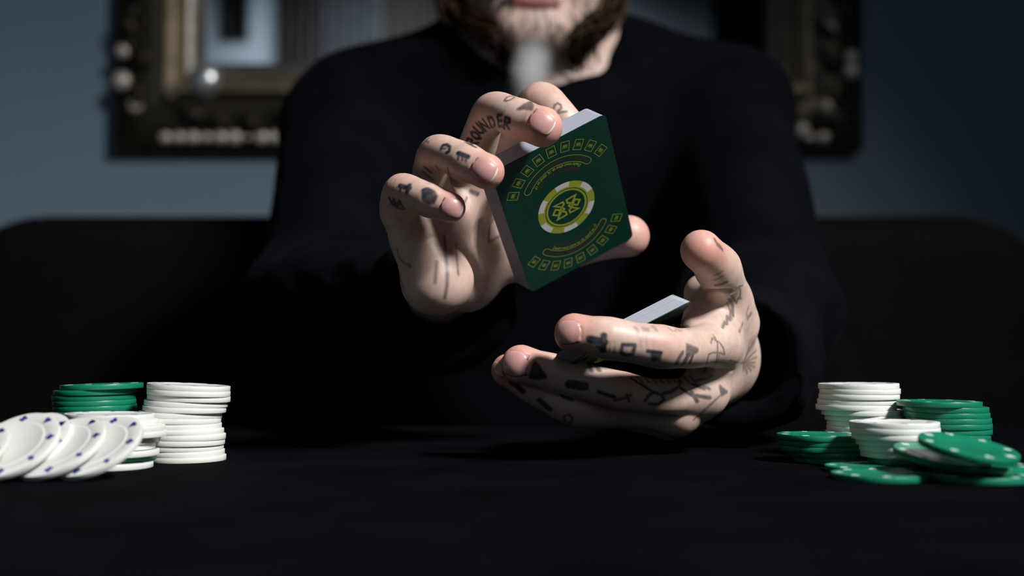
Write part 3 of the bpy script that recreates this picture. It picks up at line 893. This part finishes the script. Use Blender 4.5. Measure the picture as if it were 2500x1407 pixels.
class Skin:
    def __init__(s, v, q):
        s.v, s.q = v, q; s.bvh = bvh_of(v, q); s.ink = np.zeros(len(v)); s.red = np.zeros(len(v)); s.disp = np.zeros(len(v))
    def draw(s, poly, wpx, a=1.0, soft=.45):
        pts = trace(s.bvh, poly); s._ink(pts, wpx, a, soft)
    def blot(s, poly, a=1.0, wpx=5): s._ink(fill(s.bvh, list(poly), 1.3), wpx + 2.5, a, .55)
    def _ink(s, pts, wpx, a, soft):
        if not len(pts): return
        w = wpx * 1.5 * .57 / F / 2; sf = soft * .001
        i, d = near(s.v, pts, w + sf)
        s.ink[i] = np.maximum(s.ink[i], a ** .65 * np.clip((w + sf - d) / (2 * sf), 0, 1))
    def crease(s, poly, wpx, depth):
        pts = trace(s.bvh, poly)
        if not len(pts): return
        w = wpx * .57 / F
        i, d = near(s.v, pts, w * 2.2)
        s.disp[i] -= depth * np.exp(-(d / w) ** 2)
    def blush(s, p, R, a):
        d = np.linalg.norm(s.v - p, axis=1); s.red = np.maximum(s.red, a * np.exp(-(d / R) ** 2))
    def done(s):
        n = normals(s.v, s.q); s.v = s.v + n * s.disp[:, None]
FONT = {'R': [[(-.4, -.5), (-.4, .5), (.3, .45), (.35, .1), (-.3, 0), (.4, -.5)]], 'O': [[(0, .5), (.38, .2), (.38, -.2), (0, -.5), (-.38, -.2), (-.38, .2), (0, .5)]],
        'U': [[(-.38, .5), (-.38, -.3), (0, -.5), (.38, -.3), (.38, .5)]], 'N': [[(-.4, -.5), (-.4, .5), (.4, -.5), (.4, .5)]],
        'D': [[(-.38, -.5), (-.38, .5), (.2, .4), (.4, 0), (.2, -.4), (-.38, -.5)]], 'E': [[(.35, .5), (-.35, .5), (-.35, -.5), (.35, -.5)], [(-.35, 0), (.25, 0)]]}
def letter(sk, ch, x, y, ang, w, h, lw, a=1.0):
    ca, sa = math.cos(math.radians(ang)), math.sin(math.radians(ang))
    for st in FONT[ch]:
        sk.draw([(x + p * w * ca + q * h * sa, y + p * w * sa - q * h * ca) for p, q in st], lw, a, .3)

sR = Skin(vR, qR)
D, B = sR.draw, sR.blot
D([(976, 454), (1000, 460)], 9); D([(999, 453), (994, 468)], 9); D([(978, 455), (977, 466)], 5)
B([(1032, 464), (1042, 460), (1058, 468), (1064, 480), (1058, 494), (1044, 496), (1033, 486)], .95)
D([(950, 484), (958, 499), (962, 488), (969, 505), (976, 491), (986, 511), (972, 508), (956, 498)], 7, .85)
D([(1033, 351), (1048, 336)], 4, .7); D([(1035, 341), (1046, 348)], 4, .7)
D([(1077, 363), (1081, 355), (1090, 353), (1098, 359), (1096, 370), (1090, 373)], 7); D([(1079, 363), (1088, 363)], 4)
D([(1119, 374), (1142, 383)], 9); D([(1120, 375), (1118, 389)], 5, .8); D([(1130, 379), (1128, 391)], 5, .8); D([(1140, 382), (1137, 393)], 5, .8)
D([(1036, 408), (1044, 414), (1051, 421)], 5, .9); D([(1065, 405), (1069, 413), (1075, 419)], 4, .9); D([(1093, 411), (1095, 419), (1098, 427)], 4, .8)
D([(1034, 420), (1045, 430), (1056, 438)], 5, .7)
D([(1231, 245), (1238, 237), (1250, 234), (1257, 237), (1248, 243), (1237, 247), (1231, 245)], 4, .9)
B([(1264, 267), (1280, 255), (1298, 247), (1300, 258), (1298, 268), (1282, 266)], .75, 3)
for chh, x, y, an in (('R', 1152, 348, -62), ('O', 1161, 331, -56), ('U', 1169, 315, -46), ('N', 1182, 306, -36), ('D', 1201, 298, -22), ('E', 1221, 295, -8), ('R', 1238, 301, 6)):
    letter(sR, chh, x, y, an, 15, 27, 6, .95)
D([(1352, 263), (1355, 256), (1362, 252), (1369, 256), (1370, 264), (1364, 271), (1361, 277), (1372, 274), (1384, 272)], 4, .85)
D([(1085, 578), (1089, 630), (1092, 670), (1091, 700), (1086, 728)], 6.5, .62, .7); D([(1113, 596), (1116, 640), (1119, 670)], 5, .55, .7); D([(1066, 640), (1064, 668), (1062, 690)], 6, .55, .7)
D([(1193, 592), (1194, 570), (1197, 546), (1206, 534), (1216, 536), (1221, 552)], 4.5, .7, .5); D([(1193, 592), (1208, 584), (1226, 574)], 4.5, .7, .5)
D([(969, 610), (974, 628), (984, 641), (1003, 650)], 4.5, .6, .6); D([(973, 660), (980, 690), (985, 705)], 6, .5, .7)
D([(1150, 467), (1166, 474)], 9, .7, .6); D([(1135, 492), (1140, 482)], 5, .6)
for x in (946, 953, 960): sR.crease([(x, 470), (x + 8, 452), (x + 18, 440)], 3, .00012)
sR.crease([(958, 528), (990, 540), (1030, 545)], 4, .0004); sR.crease([(962, 550), (990, 556)], 3, .0002); sR.crease([(965, 582), (985, 584), (1005, 582)], 3, .0003)
sR.crease([(1000, 600), (1045, 585), (1090, 560)], 5, .0004)
sR.crease([(1172, 540), (1170, 600), (1176, 660)], 7, .0012); sR.crease([(1095, 385), (1110, 395)], 3, .0001)
for nm, ch in RH_F.items():
    px, py, d, r = ch[-1]; sR.blush(P(px + (14 if nm != 'thumb' else 25), py + 6, d), .0115, .85)
    if nm != 'thumb': px, py, d, r = ch[2]; sR.blush(P(px, py, d - .006), .009, .35)
sR.blush(P(1080, 600, .60), .012, .25); sR.blush(P(1110, 690, .61), .02, .25)

sL = Skin(vL, qL)
D, B = sL.draw, sL.blot
D([(1440, 829), (1475, 836)], 13); D([(1474, 820), (1472, 856)], 11); D([(1462, 846), (1470, 854)], 8, .7)
D([(1520, 842), (1516, 860), (1526, 867), (1545, 865), (1550, 843), (1520, 842)], 6.5, .9)
D([(1582, 858), (1613, 862)], 7); B([(1592, 860), (1612, 862), (1609, 878), (1596, 880)], .9)
D([(1652, 888), (1658, 874), (1666, 862)], 8, .7); B([(1678, 843), (1704, 855), (1690, 868), (1678, 866)], .65); D([(1680, 868), (1670, 888)], 11, .8); D([(1690, 872), (1684, 886)], 8, .8)
for s_ in ([(1551, 800), (1558, 809)], [(1570, 802), (1582, 807)], [(1572, 808), (1582, 802)], [(1594, 797), (1602, 806)]): D(s_, 6, .30, .8)
for s_ in ([(1632, 801), (1642, 808)], [(1648, 809), (1652, 800), (1658, 808)], [(1662, 808), (1668, 798)], [(1673, 797), (1681, 805)], [(1676, 795), (1686, 803)]): D(s_, 3.5, .45, .5)
B([(1306, 886), (1315, 897), (1331, 921), (1312, 924), (1295, 921)], .95)
D([(1390, 938), (1427, 944)], 15, .95); D([(1390, 944), (1425, 950)], 8, .9)
D([(1436, 884), (1440, 896), (1444, 906)], 8, .8); D([(1455, 888), (1462, 904)], 9, .7)
D([(1461, 957), (1480, 964), (1500, 970)], 7, .9); D([(1500, 978), (1520, 974), (1540, 966)], 6, .75); D([(1530, 966), (1536, 980)], 6, .8)
D([(1543, 925), (1560, 936), (1580, 948), (1596, 958), (1584, 966), (1574, 980)], 6, .9); D([(1596, 958), (1614, 964), (1622, 976), (1606, 988), (1585, 986)], 6, .9)
D([(1616, 962), (1640, 956), (1658, 944), (1660, 930)], 6, .9); D([(1658, 944), (1676, 958), (1690, 966)], 6, .9)
for k in range(9): D([(1556 + 16 * k, 922 - .4 * k), (1570 + 16 * k, 934)], 4.5, .75)
D([(1690, 938), (1720, 950)], 6, .8); D([(1688, 958), (1702, 980)], 8, .8); D([(1696, 966), (1733, 972)], 7, .75); D([(1718, 945), (1732, 950)], 6, .7); D([(1700, 930), (1725, 925), (1738, 918)], 4, .7)
D([(1250, 934), (1262, 944), (1276, 956)], 11, .9); D([(1318, 978), (1330, 990), (1342, 1000)], 10, .9); D([(1376, 1018), (1388, 1012), (1398, 1022), (1392, 1034), (1380, 1030), (1376, 1018)], 4, .85)
D([(1370, 964), (1384, 972), (1396, 976)], 7, .8)
D([(1736, 838), (1738, 828), (1746, 824), (1752, 840), (1752, 860), (1750, 880), (1742, 895)], 3.6, .75); D([(1745, 830), (1758, 838), (1766, 850), (1769, 866), (1758, 862), (1742, 861), (1730, 866), (1726, 885), (1719, 908)], 3.6, .75); D([(1742, 818), (1750, 834)], 3, .6)
D([(1757, 862), (1754, 880), (1745, 896), (1736, 906)], 3, .5)
D([(1764, 800), (1770, 786), (1774, 792), (1776, 772), (1782, 782), (1784, 758), (1790, 772), (1788, 744), (1780, 730)], 6, .65); D([(1776, 740), (1786, 770), (1788, 779)], 4, .6)
D([(1786, 722), (1798, 740), (1802, 728), (1806, 730), (1808, 712), (1804, 700), (1812, 698)], 4, .75)
D([(1808, 708), (1806, 722), (1810, 730)], 3, .6)
for e_ in ((1841, 832), (1836, 842), (1828, 850), (1846, 856), (1848, 872), (1843, 886), (1824, 912), (1815, 906), (1834, 905), (1842, 897)): D([(1815, 886), e_], 4.5, .62, .6)
D([(1782, 881), (1800, 885), (1818, 886)], 4.5, .7)
D([(1813, 790), (1810, 800), (1805, 810)], 6, .55, .6); D([(1828, 748), (1822, 765), (1826, 782)], 3, .45); D([(1826, 776), (1834, 766)], 7, .45, .7)
D([(1693, 1026), (1720, 1000), (1764, 962)], 3.2, .7); D([(1706, 1018), (1735, 990), (1760, 964), (1756, 943)], 3.2, .6); B([(1757, 942), (1776, 958), (1762, 966)], .7, 3)
D([(1745, 584), (1752, 598), (1764, 610)], 6, .65); D([(1752, 596), (1760, 604)], 7, .6)
for y_ in (668, 680): D([(1743, y_ + 4), (1754, y_ + 1), (1765, y_ - 6)], 3, .6)
D([(1748, 697), (1760, 695), (1774, 689)], 7, .7)
for k, x in enumerate((1512, 1522, 1532, 1541)): sL.crease([(x - 4, 928), (x + 2, 950), (x - 2, 985)], 4, .00028)
for k, x in enumerate((1488, 1498)): sL.crease([(x, 838), (x - 2, 862)], 3.5, .00018)
for k, x in enumerate((1560, 1575, 1590)): sL.crease([(x, 815), (x + 2, 850)], 4, .00014)
sL.crease([(1690, 730), (1720, 712), (1760, 710), (1790, 712)], 7, .0022); sL.crease([(1655, 900), (1700, 905), (1735, 905)], 8, .0010)
sL.crease([(1740, 905), (1765, 900), (1790, 906)], 6, .0005)
for a_, b_ in (((1345, 900), (1342, 930)), ((1355, 902), (1352, 934)), ((1365, 985), (1352, 1012))): sL.crease([a_, b_], 4, .00014)
for nm, ch in LH_F.items():
    px, py, d, r = ch[-1]; sL.blush(P(px - (14 if nm != 'thumb' else -8), py, d - .004), .0125, .85)
    if nm != 'thumb': px, py, d, r = ch[2]; sL.blush(P(px, py, d - .006), .009, .4)
    else: sL.blush(P(1718, 640, .560), .009, .5)
NAIL_SPEC = [(sR, 1104, 507, (.9, .3, -.004), 44, 54, .548), (sR, 1180, 415, (.85, .45, -.004), 50, 64, .541), (sR, 1322, 297, (.88, .45, -.004), 48, 64, .545),
             (sL, 1388, 812, (-1, .05, .006), 56, 60, .545), (sL, 1256, 889, (-1, -.12, .006), 60, 62, .560), (sL, 1216, 902, (-.8, -.5, .0), 24, 46, .575)]
for sk, x, y, t, w, l, d in NAIL_SPEC:              # the fold of skin round each nail
    k = math.hypot(t[0], t[1]); ax, ay = t[0] / k, t[1] / k; rim = []
    for q in range(33):
        a = math.radians(60 + 240 * q / 32); e = .5 * l * math.cos(a) * 1.06; s = .5 * w * math.sin(a) * 1.06
        rim.append((x + ax * e - ay * s, y + ay * e + ax * s))
    sk.crease(rim, 3.4, .00032)
sR.done(); sL.done()

# --- nails: thin curved plates seated on the fingertips
def nail(sk, px, py, tipdir, wpx, lpx, d, label=None):
    c, n = hit(sk.bvh, px, py)
    if c is None: return None
    n = n.normalized()
    a = (Vector(P(px + tipdir[0] * 40, py + tipdir[1] * 40, d + tipdir[2])) - Vector(P(px, py, d)))
    a = (a - n * a.dot(n)).normalized(); s = n.cross(a)
    hw, hl = wpx * d / F / 2, lpx * d / F / 2
    nu, nv = 14, 16; v, f = [], []
    for i in range(nv + 1):
        t = i / nv * 2 - 1                                   # -1 root, +1 free edge
        k = (1 - abs(t) ** 4 * .55) if t < 0 else (1 - abs(t) ** 5 * .35)
        for j in range(nu + 1):
            w = j / nu * 2 - 1
            tt = t * (1 - .10 * w * w) if t > 0 else t * (1 - .22 * w * w)
            o = c + a * (tt * hl) + s * (w * hw * k) + n * .012
            r = sk.bvh.ray_cast(o, -n, .03)
            p = r[0] if r[0] is not None else c
            lift = .00020 - .00012 * abs(w) ** 4 + (.00035 * max(0, t - .55)) - .0003 * max(0, -t - .8)
            # flatten the plate a little across the finger
            v.append(p + n * lift + n * (-.0004 * (1 - w * w) * .4))
    for i in range(nv):
        for j in range(nu):
            q = i * (nu + 1) + j; f.append((q, q + 1, q + nu + 2, q + nu + 1))
    me = mesh_np('fingernail', v, f); me.materials.append(M['nail']); me.materials.append(M['nail_edge'])
    bm = bmesh.new(); bm.from_mesh(me); bm.normal_update()
    if bm.faces[:][0].normal.dot(n) < 0: bmesh.ops.reverse_faces(bm, faces=bm.faces[:])
    for k, fc in enumerate(bm.faces): fc.material_index = 1 if k >= (nv - 1) * nu else 0
    bmesh.ops.solidify(bm, geom=bm.faces[:], thickness=.0004)
    bm.to_mesh(me); bm.free(); me.polygons.foreach_set('use_smooth', [True] * len(me.polygons))
    return me
NAILS = [nail(*s) for s in NAIL_SPEC]
# ---------------------------------------------------------------- the seated person
SH = {'a': (P(862, 300, 1.07), P(768, 742, .88), P(1075, 747, .705)), 'b': (P(1772, 292, 1.07), P(1868, 732, .87), P(1838, 868, .69))}
CHIN = P(1302, 108, .985)
HIP = np.array([.02, 1.16, .55])
def add_body(fd, inf, reach=1.0):
    k = .045
    nb = P(1325, 200, 1.10)
    for key, tx in (('a', 1190), ('b', 1462)):
        s, e, w = SH[key]
        add_caps(fd, P(tx, 192, 1.10), s, .042 + inf, .052 + inf, k)
        if reach:
            w = e + (w - e) * reach
            add_caps(fd, s, e, .052 + inf, .043 + inf, .03)
            mid = e + (w - e) * .3
            add_caps(fd, e, mid, .043 + inf, .045 + inf, .02)
            add_caps(fd, mid, w, .045 + inf, .031 + inf, .02)
        add_caps(fd, P(1180 if key == 'a' else 1450, 420, 1.12), P(1150 if key == 'a' else 1480, 320, 1.12), .10 + inf, .09 + inf, .06)
    add_caps(fd, P(1310, 460, 1.13), np.array([.02, 1.14, .66]), .125 + inf, .12 + inf, .06)
    add_caps(fd, np.array([-.06, 1.15, .57]), np.array([.10, 1.15, .57]), .115 + inf, .115 + inf, .05)
def add_legs(fd, inf):
    for sx in (-1, 1):
        h = np.array([.02 + sx * .10, 1.13, .525]); kn = np.array([.02 + sx * .19, .72, .53]); an = np.array([.02 + sx * .19, .80, .09])
        add_caps(fd, h, kn, .085 + inf, .060 + inf, .03); add_caps(fd, kn, an, .056 + inf, .042 + inf, .02)
        add_caps(fd, an - [0, 0, .035], an + [sx * .02, -.16, -.05], .04, .032, .02)
def add_head(fd):
    c = CHIN
    A = lambda x, y, z: c + np.array([x, y, z])
    add_caps(fd, P(1322, 215, 1.10), P(1310, -40, 1.075), .060, .055, .03)
    for key, tx in (('a', 1190), ('b', 1462)): add_caps(fd, P(tx, 192, 1.10), SH[key][0], .042, .052, .045)
    add_caps(fd, P(1240, 330, 1.10), P(1410, 330, 1.10), .085, .085, .05)
    add_caps(fd, P(1210, 205, 1.04), P(1300, 235, 1.035), .012, .012, .03); add_caps(fd, P(1440, 205, 1.04), P(1345, 235, 1.035), .012, .012, .03)   # collarbones
    add_ell(fd, A(0, .095, .135), (.076, .097, .100), .02)
    add_ell(fd, A(0, .055, .075), (.058, .058, .070), .025)
    add_caps(fd, A(-.012, .014, .014), A(.012, .014, .014), .017, .017, .012)
    for s in (-1, 1):
        add_caps(fd, A(s * .012, .014, .016), A(s * .052, .080, .045), .017, .020, .016)
        add_caps(fd, A(s * .052, .080, .045), A(s * .060, .090, .10), .016, .018, .02)
        add_ell(fd, A(s * .040, .022, .082), (.024, .020, .018), .014)
        add_ell(fd, A(s * .012, -.004, .074), (.008, .009, .007), .005)          # nostril wings
        add_caps(fd, A(s * .014, .004, .125), A(s * .045, .020, .123), .008, .007, .012)   # brow
        cut_ell(fd, A(s * .031, .000, .112), (.014, .010, .008), .008)
        add_ell(fd, A(s * .031, .013, .111), (.012, .012, .0115), .003)
        add_caps(fd, A(s * .079, .100, .085), A(s * .086, .108, .128), .007, .011, .006)   # ears
        cut_ell(fd, A(s * .092, .100, .115), (.006, .007, .012), .004)
    add_caps(fd, A(0, .004, .118), A(0, -.014, .080), .007, .011, .010)          # nose
    add_ell(fd, A(.002, -.001, .034), (.021, .008, .0058), .004)                 # lower lip
    add_ell(fd, A(.002, -.002, .044), (.023, .008, .0048), .004)                 # upper lip
    cut_ell(fd, A(.002, -.011, .0392), (.018, .008, .0016), .002)
fh = Field(CHIN - [.13, .06, .13], CHIN + [.14, .22, .25], .0022); add_head(fh)
vH, qH = surface_nets(fh); vH = relax(vH, qH, 2)
fb = Field((-.34, .64, .40), (.36, 1.32, 1.11), .006); add_body(fb, -.006, .62)
vB, qB = surface_nets(fb); vB = relax(vB, qB, 2)

person = empty('person', (0.02, 1.15, SEAT), 'person in a black long-sleeved top with tattooed hands springing cards', 'person')
porg = np.array(person.location)
vs = [sR.v, sL.v, vH, vB]; qs = [sR.q, sL.q, qH, qB]
off = np.cumsum([0] + [len(v) for v in vs])
V = np.concatenate(vs) - porg; Q = np.concatenate([q + o for q, o in zip(qs, off)])
lipd = np.minimum(np.linalg.norm((vH - (CHIN + [.002, -.004, .034])) / [.021, .010, .0062], axis=1), np.linalg.norm((vH - (CHIN + [.002, -.005, .044])) / [.023, .010, .005], axis=1))
lip = np.clip((1.25 - lipd) / .3, 0, 1)
colr = np.zeros((len(V), 4)); colr[:, 3] = 1
colr[:off[1], 0] = sR.ink; colr[off[1]:off[2], 0] = sL.ink
colr[:off[1], 1] = sR.red; colr[off[1]:off[2], 1] = sL.red
colr[off[2]:off[3], 2] = lip
body_me = mesh_quads('body', V, Q)
assert len(body_me.vertices) == len(V)
ca = body_me.attributes.new('skin', 'FLOAT_COLOR', 'POINT'); ca.data.foreach_set('color', colr.astype(np.float32).ravel())
body = link('body', body_me, M['skin'], person)
body['label'] = 'pale skin with dark tattoos over fingers and hands'
for me in NAILS:
    if me is None: continue
    me.transform(Matrix.Translation(-Vector(porg))); link('fingernail', me, None, body)

# --- shirt: the body swollen a little, with folds, an open neck and open cuffs
fs = Field((-.36, .62, .44), (.38, 1.34, 1.12), .0042); add_body(fs, .004)
X = fs.pts((slice(None),) * 3)
for key, cuff in (('a', P(1090, 752, .662)), ('b', P(1790, 870, .634))):
    s, e, w = SH[key]; add_caps(fs, w, cuff, .037, .0375, .02)
    ax = (w - e) / np.linalg.norm(w - e)
    sl = fs.sub(np.minimum(e, cuff) - .07, np.maximum(e, cuff) + .07); Y = fs.pts(sl)
    t = (Y[0] - e[0]) * ax[0] + (Y[1] - e[1]) * ax[1] + (Y[2] - e[2]) * ax[2]
    sw = np.sin(t * 230 + 9 * np.sin(Y[0] * 40 + Y[2] * 55)) * .0010 + np.sin(t * 120 + 6 * np.sin(Y[2] * 60)) * .0015
    fs.d[sl] += (sw * np.clip((t - .02) / .08, 0, 1)).astype(np.float32)
    # cut the end of the sleeve flat and hollow it out
    end = cuff + ax * .004
    te = (Y[0] - end[0]) * ax[0] + (Y[1] - end[1]) * ax[1] + (Y[2] - end[2]) * ax[2]
    rad = np.sqrt((Y[0] - end[0]) ** 2 + (Y[1] - end[1]) ** 2 + (Y[2] - end[2]) ** 2)
    loc = rad < .075
    fs.d[sl] = np.where(loc, np.maximum(fs.d[sl], te.astype(np.float32)), fs.d[sl])
    inner = caps(Y, cuff + ax * .06, cuff - ax * .035, .0335, .028)
    fs.d[sl] = np.maximum(fs.d[sl], -inner)
xx, yy, zz = X
fold = (np.sin(xx * 22 + zz * 38 + 3 * np.sin(zz * 14 + yy * 9)) * .0028 + np.sin(xx * 47 - zz * 30 + 2 * np.sin(yy * 25)) * .0014)
fs.d += fold.astype(np.float32)
cut_ell(fs, P(1322, 30, 1.02), (.071, .16, .050), .006)
cut_ell(fs, P(1322, 60, 1.09), (.066, .10, .10), .006)
vS, qS = surface_nets(fs); vS = relax(vS, qS, 3)
shirt = link('shirt', mesh_quads('shirt', vS - porg, qS), M['shirt'], person); shirt['label'] = 'black long-sleeved top with a round neck'
fl = Field((-.34, .50, 0), (.40, 1.30, .68), .010); add_legs(fl, 0); add_caps(fl, np.array([-.06, 1.15, .55]), np.array([.10, 1.15, .55]), .11, .11, .04)
vT, qT = surface_nets(fl)
link('trousers', mesh_quads('trousers', relax(vT, qT, 2) - porg, qT), M['trousers'], person)

# --- hair and beard: strands as thin tapering tubes
def strands(name, curves, mat, sides=4):
    v, f = [], []
    for pts, r0, r1 in curves:
        b = len(v); n = len(pts)
        for i, p in enumerate(pts):
            d = Vector(pts[min(i + 1, n - 1)]) - Vector(pts[max(i - 1, 0)]); d = d.normalized() if d.length else Vector((0, 0, 1))
            s = d.orthogonal().normalized(); t = d.cross(s); r = r0 + (r1 - r0) * i / (n - 1)
            for k in range(sides):
                a = k / sides * math.tau; q = Vector(p) + (s * math.cos(a) + t * math.sin(a)) * r
                v.append(tuple(np.array(q) - porg))
        for i in range(n - 1):
            for k in range(sides):
                f.append((b + i * sides + k, b + i * sides + (k + 1) % sides, b + (i + 1) * sides + (k + 1) % sides, b + (i + 1) * sides + k))
    return link(name, mesh_np(name, v, f), mat, person)
hb = bvh_of(vH, qH)
def on_head(dirv, lift=.002):
    o = CHIN + np.array([0, .09, .12]); d = Vector(dirv).normalized()
    r = hb.ray_cast(Vector(o) + d * .3, -d)
    return np.array(r[0] + d * lift) if r[0] is not None else o
cur = []
for i in range(640):
    s = -1 if i % 2 else 1
    az = random.uniform(-.25, 1.45)
    top = on_head((s * random.uniform(.02, .5), random.uniform(-.45, .3), 1), .004)
    side = on_head((s * 1, -.35 + az * .9, random.uniform(.15, .4)), random.uniform(.004, .014))
    jaw = CHIN + np.array([s * (.066 + random.uniform(-.004, .012)), .050 + az * .065, .045 + random.uniform(-.01, .01)])
    kx = random.uniform(0, 1)
    if s < 0: end = P(1206 + 40 * kx + random.uniform(-6, 6), 120 + 45 * kx + random.uniform(-20, 30), 1.015 + az * .07)
    else: end = P(1394 + 52 * kx + random.uniform(-6, 6), 165 - 30 * kx + random.uniform(-25, 25), 1.015 + az * .07)
    mid = P((1202 + 40 * kx) if s < 0 else (1398 + 52 * kx), 72 + random.uniform(-8, 8), 1.0 + az * .075)
    pts = catmull([top, side, jaw, mid, end], 5)
    jit = np.cumsum(np.random.default_rng(i).normal(0, .0008, (len(pts), 3)), axis=0)
    cur.append(([p + j for p, j in zip(pts, jit)], .0013, .0007))
strands('hair', cur, M['hair'])['label'] = 'long brown hair falling on both sides of the neck'
cur = []
for i in range(420):
    a = random.uniform(-1, 1); z = random.uniform(-.012, .066)
    if abs(a) < .32 and .026 < z < .052: continue
    if abs(a) < .2 and z < .018 and random.random() < .75: continue
    x = CHIN[0] + a * .055; d = Vector((0, 1, .05 + .25 * (z < .004)))
    r = hb.ray_cast(Vector((x, CHIN[1] - .05, CHIN[2] + z)), d)
    if r[0] is None or r[0].y > CHIN[1] + .09: continue
    p = np.array(r[0]); g = np.array([a * .004 + random.uniform(-.002, .002), -.003, -.007 - random.uniform(0, .006)])
    cur.append(([p, p + g * .6, p + g * 1.2 + [0, .001, -.001]], .00035, .00015))
strands('beard', cur, M['beard'], 3)['label'] = 'short dark beard around the mouth'

# --- breath of smoke falling from the mouth
m = NT('smoke'); m.t.nodes.remove(m.b)
vol = m.n('ShaderNodeVolumePrincipled'); vol.inputs['Color'].default_value = (.93, .95, .95, 1); vol.inputs['Anisotropy'].default_value = .1
sp = m.n('ShaderNodeSeparateXYZ'); co = m.coords(); m.l(co, sp.inputs[0])
def mth(op, a, b=None, c=None):
    nd = m.n('ShaderNodeMath', operation=op)
    for i, s in enumerate((a, b, c)):
        if s is None: continue
        if isinstance(s, (int, float)): nd.inputs[i].default_value = s
        else: m.l(s, nd.inputs[i])
    return nd.outputs[0]
LEN = .085
tz = mth('DIVIDE', sp.outputs['Z'], LEN)
r2_ = mth('SQRT', mth('ADD', mth('POWER', sp.outputs['X'], 2.0), mth('POWER', sp.outputs['Y'], 2.0)))
rw = mth('ADD', .004, mth('MULTIPLY', mth('SINE', mth('MULTIPLY', tz, 2.75)), .0135))
prof = mth('POWER', mth('MAXIMUM', mth('SUBTRACT', 1.0, mth('DIVIDE', r2_, rw)), 0.0), 1.9)
along = mth('MULTIPLY', mth('MINIMUM', mth('MAXIMUM', mth('MULTIPLY', mth('SUBTRACT', tz, .34), 2.8), .05), 1.0), mth('MINIMUM', mth('MAXIMUM', mth('MULTIPLY', mth('SUBTRACT', 1.0, tz), 1.7), 0.0), 1.0))
nz = m.noise(60, 4, .6, vec=co)
den = mth('MULTIPLY', mth('MULTIPLY', prof, along), mth('MULTIPLY', mth('MAXIMUM', mth('SUBTRACT', nz, .22), 0.0), 1500.0))
m.l(den, vol.inputs['Density']); m.l(vol.outputs[0], m.out.inputs['Volume'])
sm0 = Vector(P(1318, 22, .968)); sm1 = Vector(P(1284, 262, .925))
ax = (sm1 - sm0)
bm = bmesh.new(); bmesh.ops.create_cone(bm, cap_ends=True, segments=24, radius1=.014, radius2=.030, depth=LEN)
bmesh.ops.translate(bm, vec=(0, 0, LEN / 2), verts=bm.verts)
sm = link('smoke', bm_mesh('smoke', bm, True), m.m); sm.location = sm0
sm.rotation_euler = ax.to_track_quat('Z', 'Y').to_euler()
k = ax.length / LEN; sm.scale = (k, k, k)
tag(sm, 'pale puff of smoke drifting down from the mouth', 'smoke', kind='stuff')
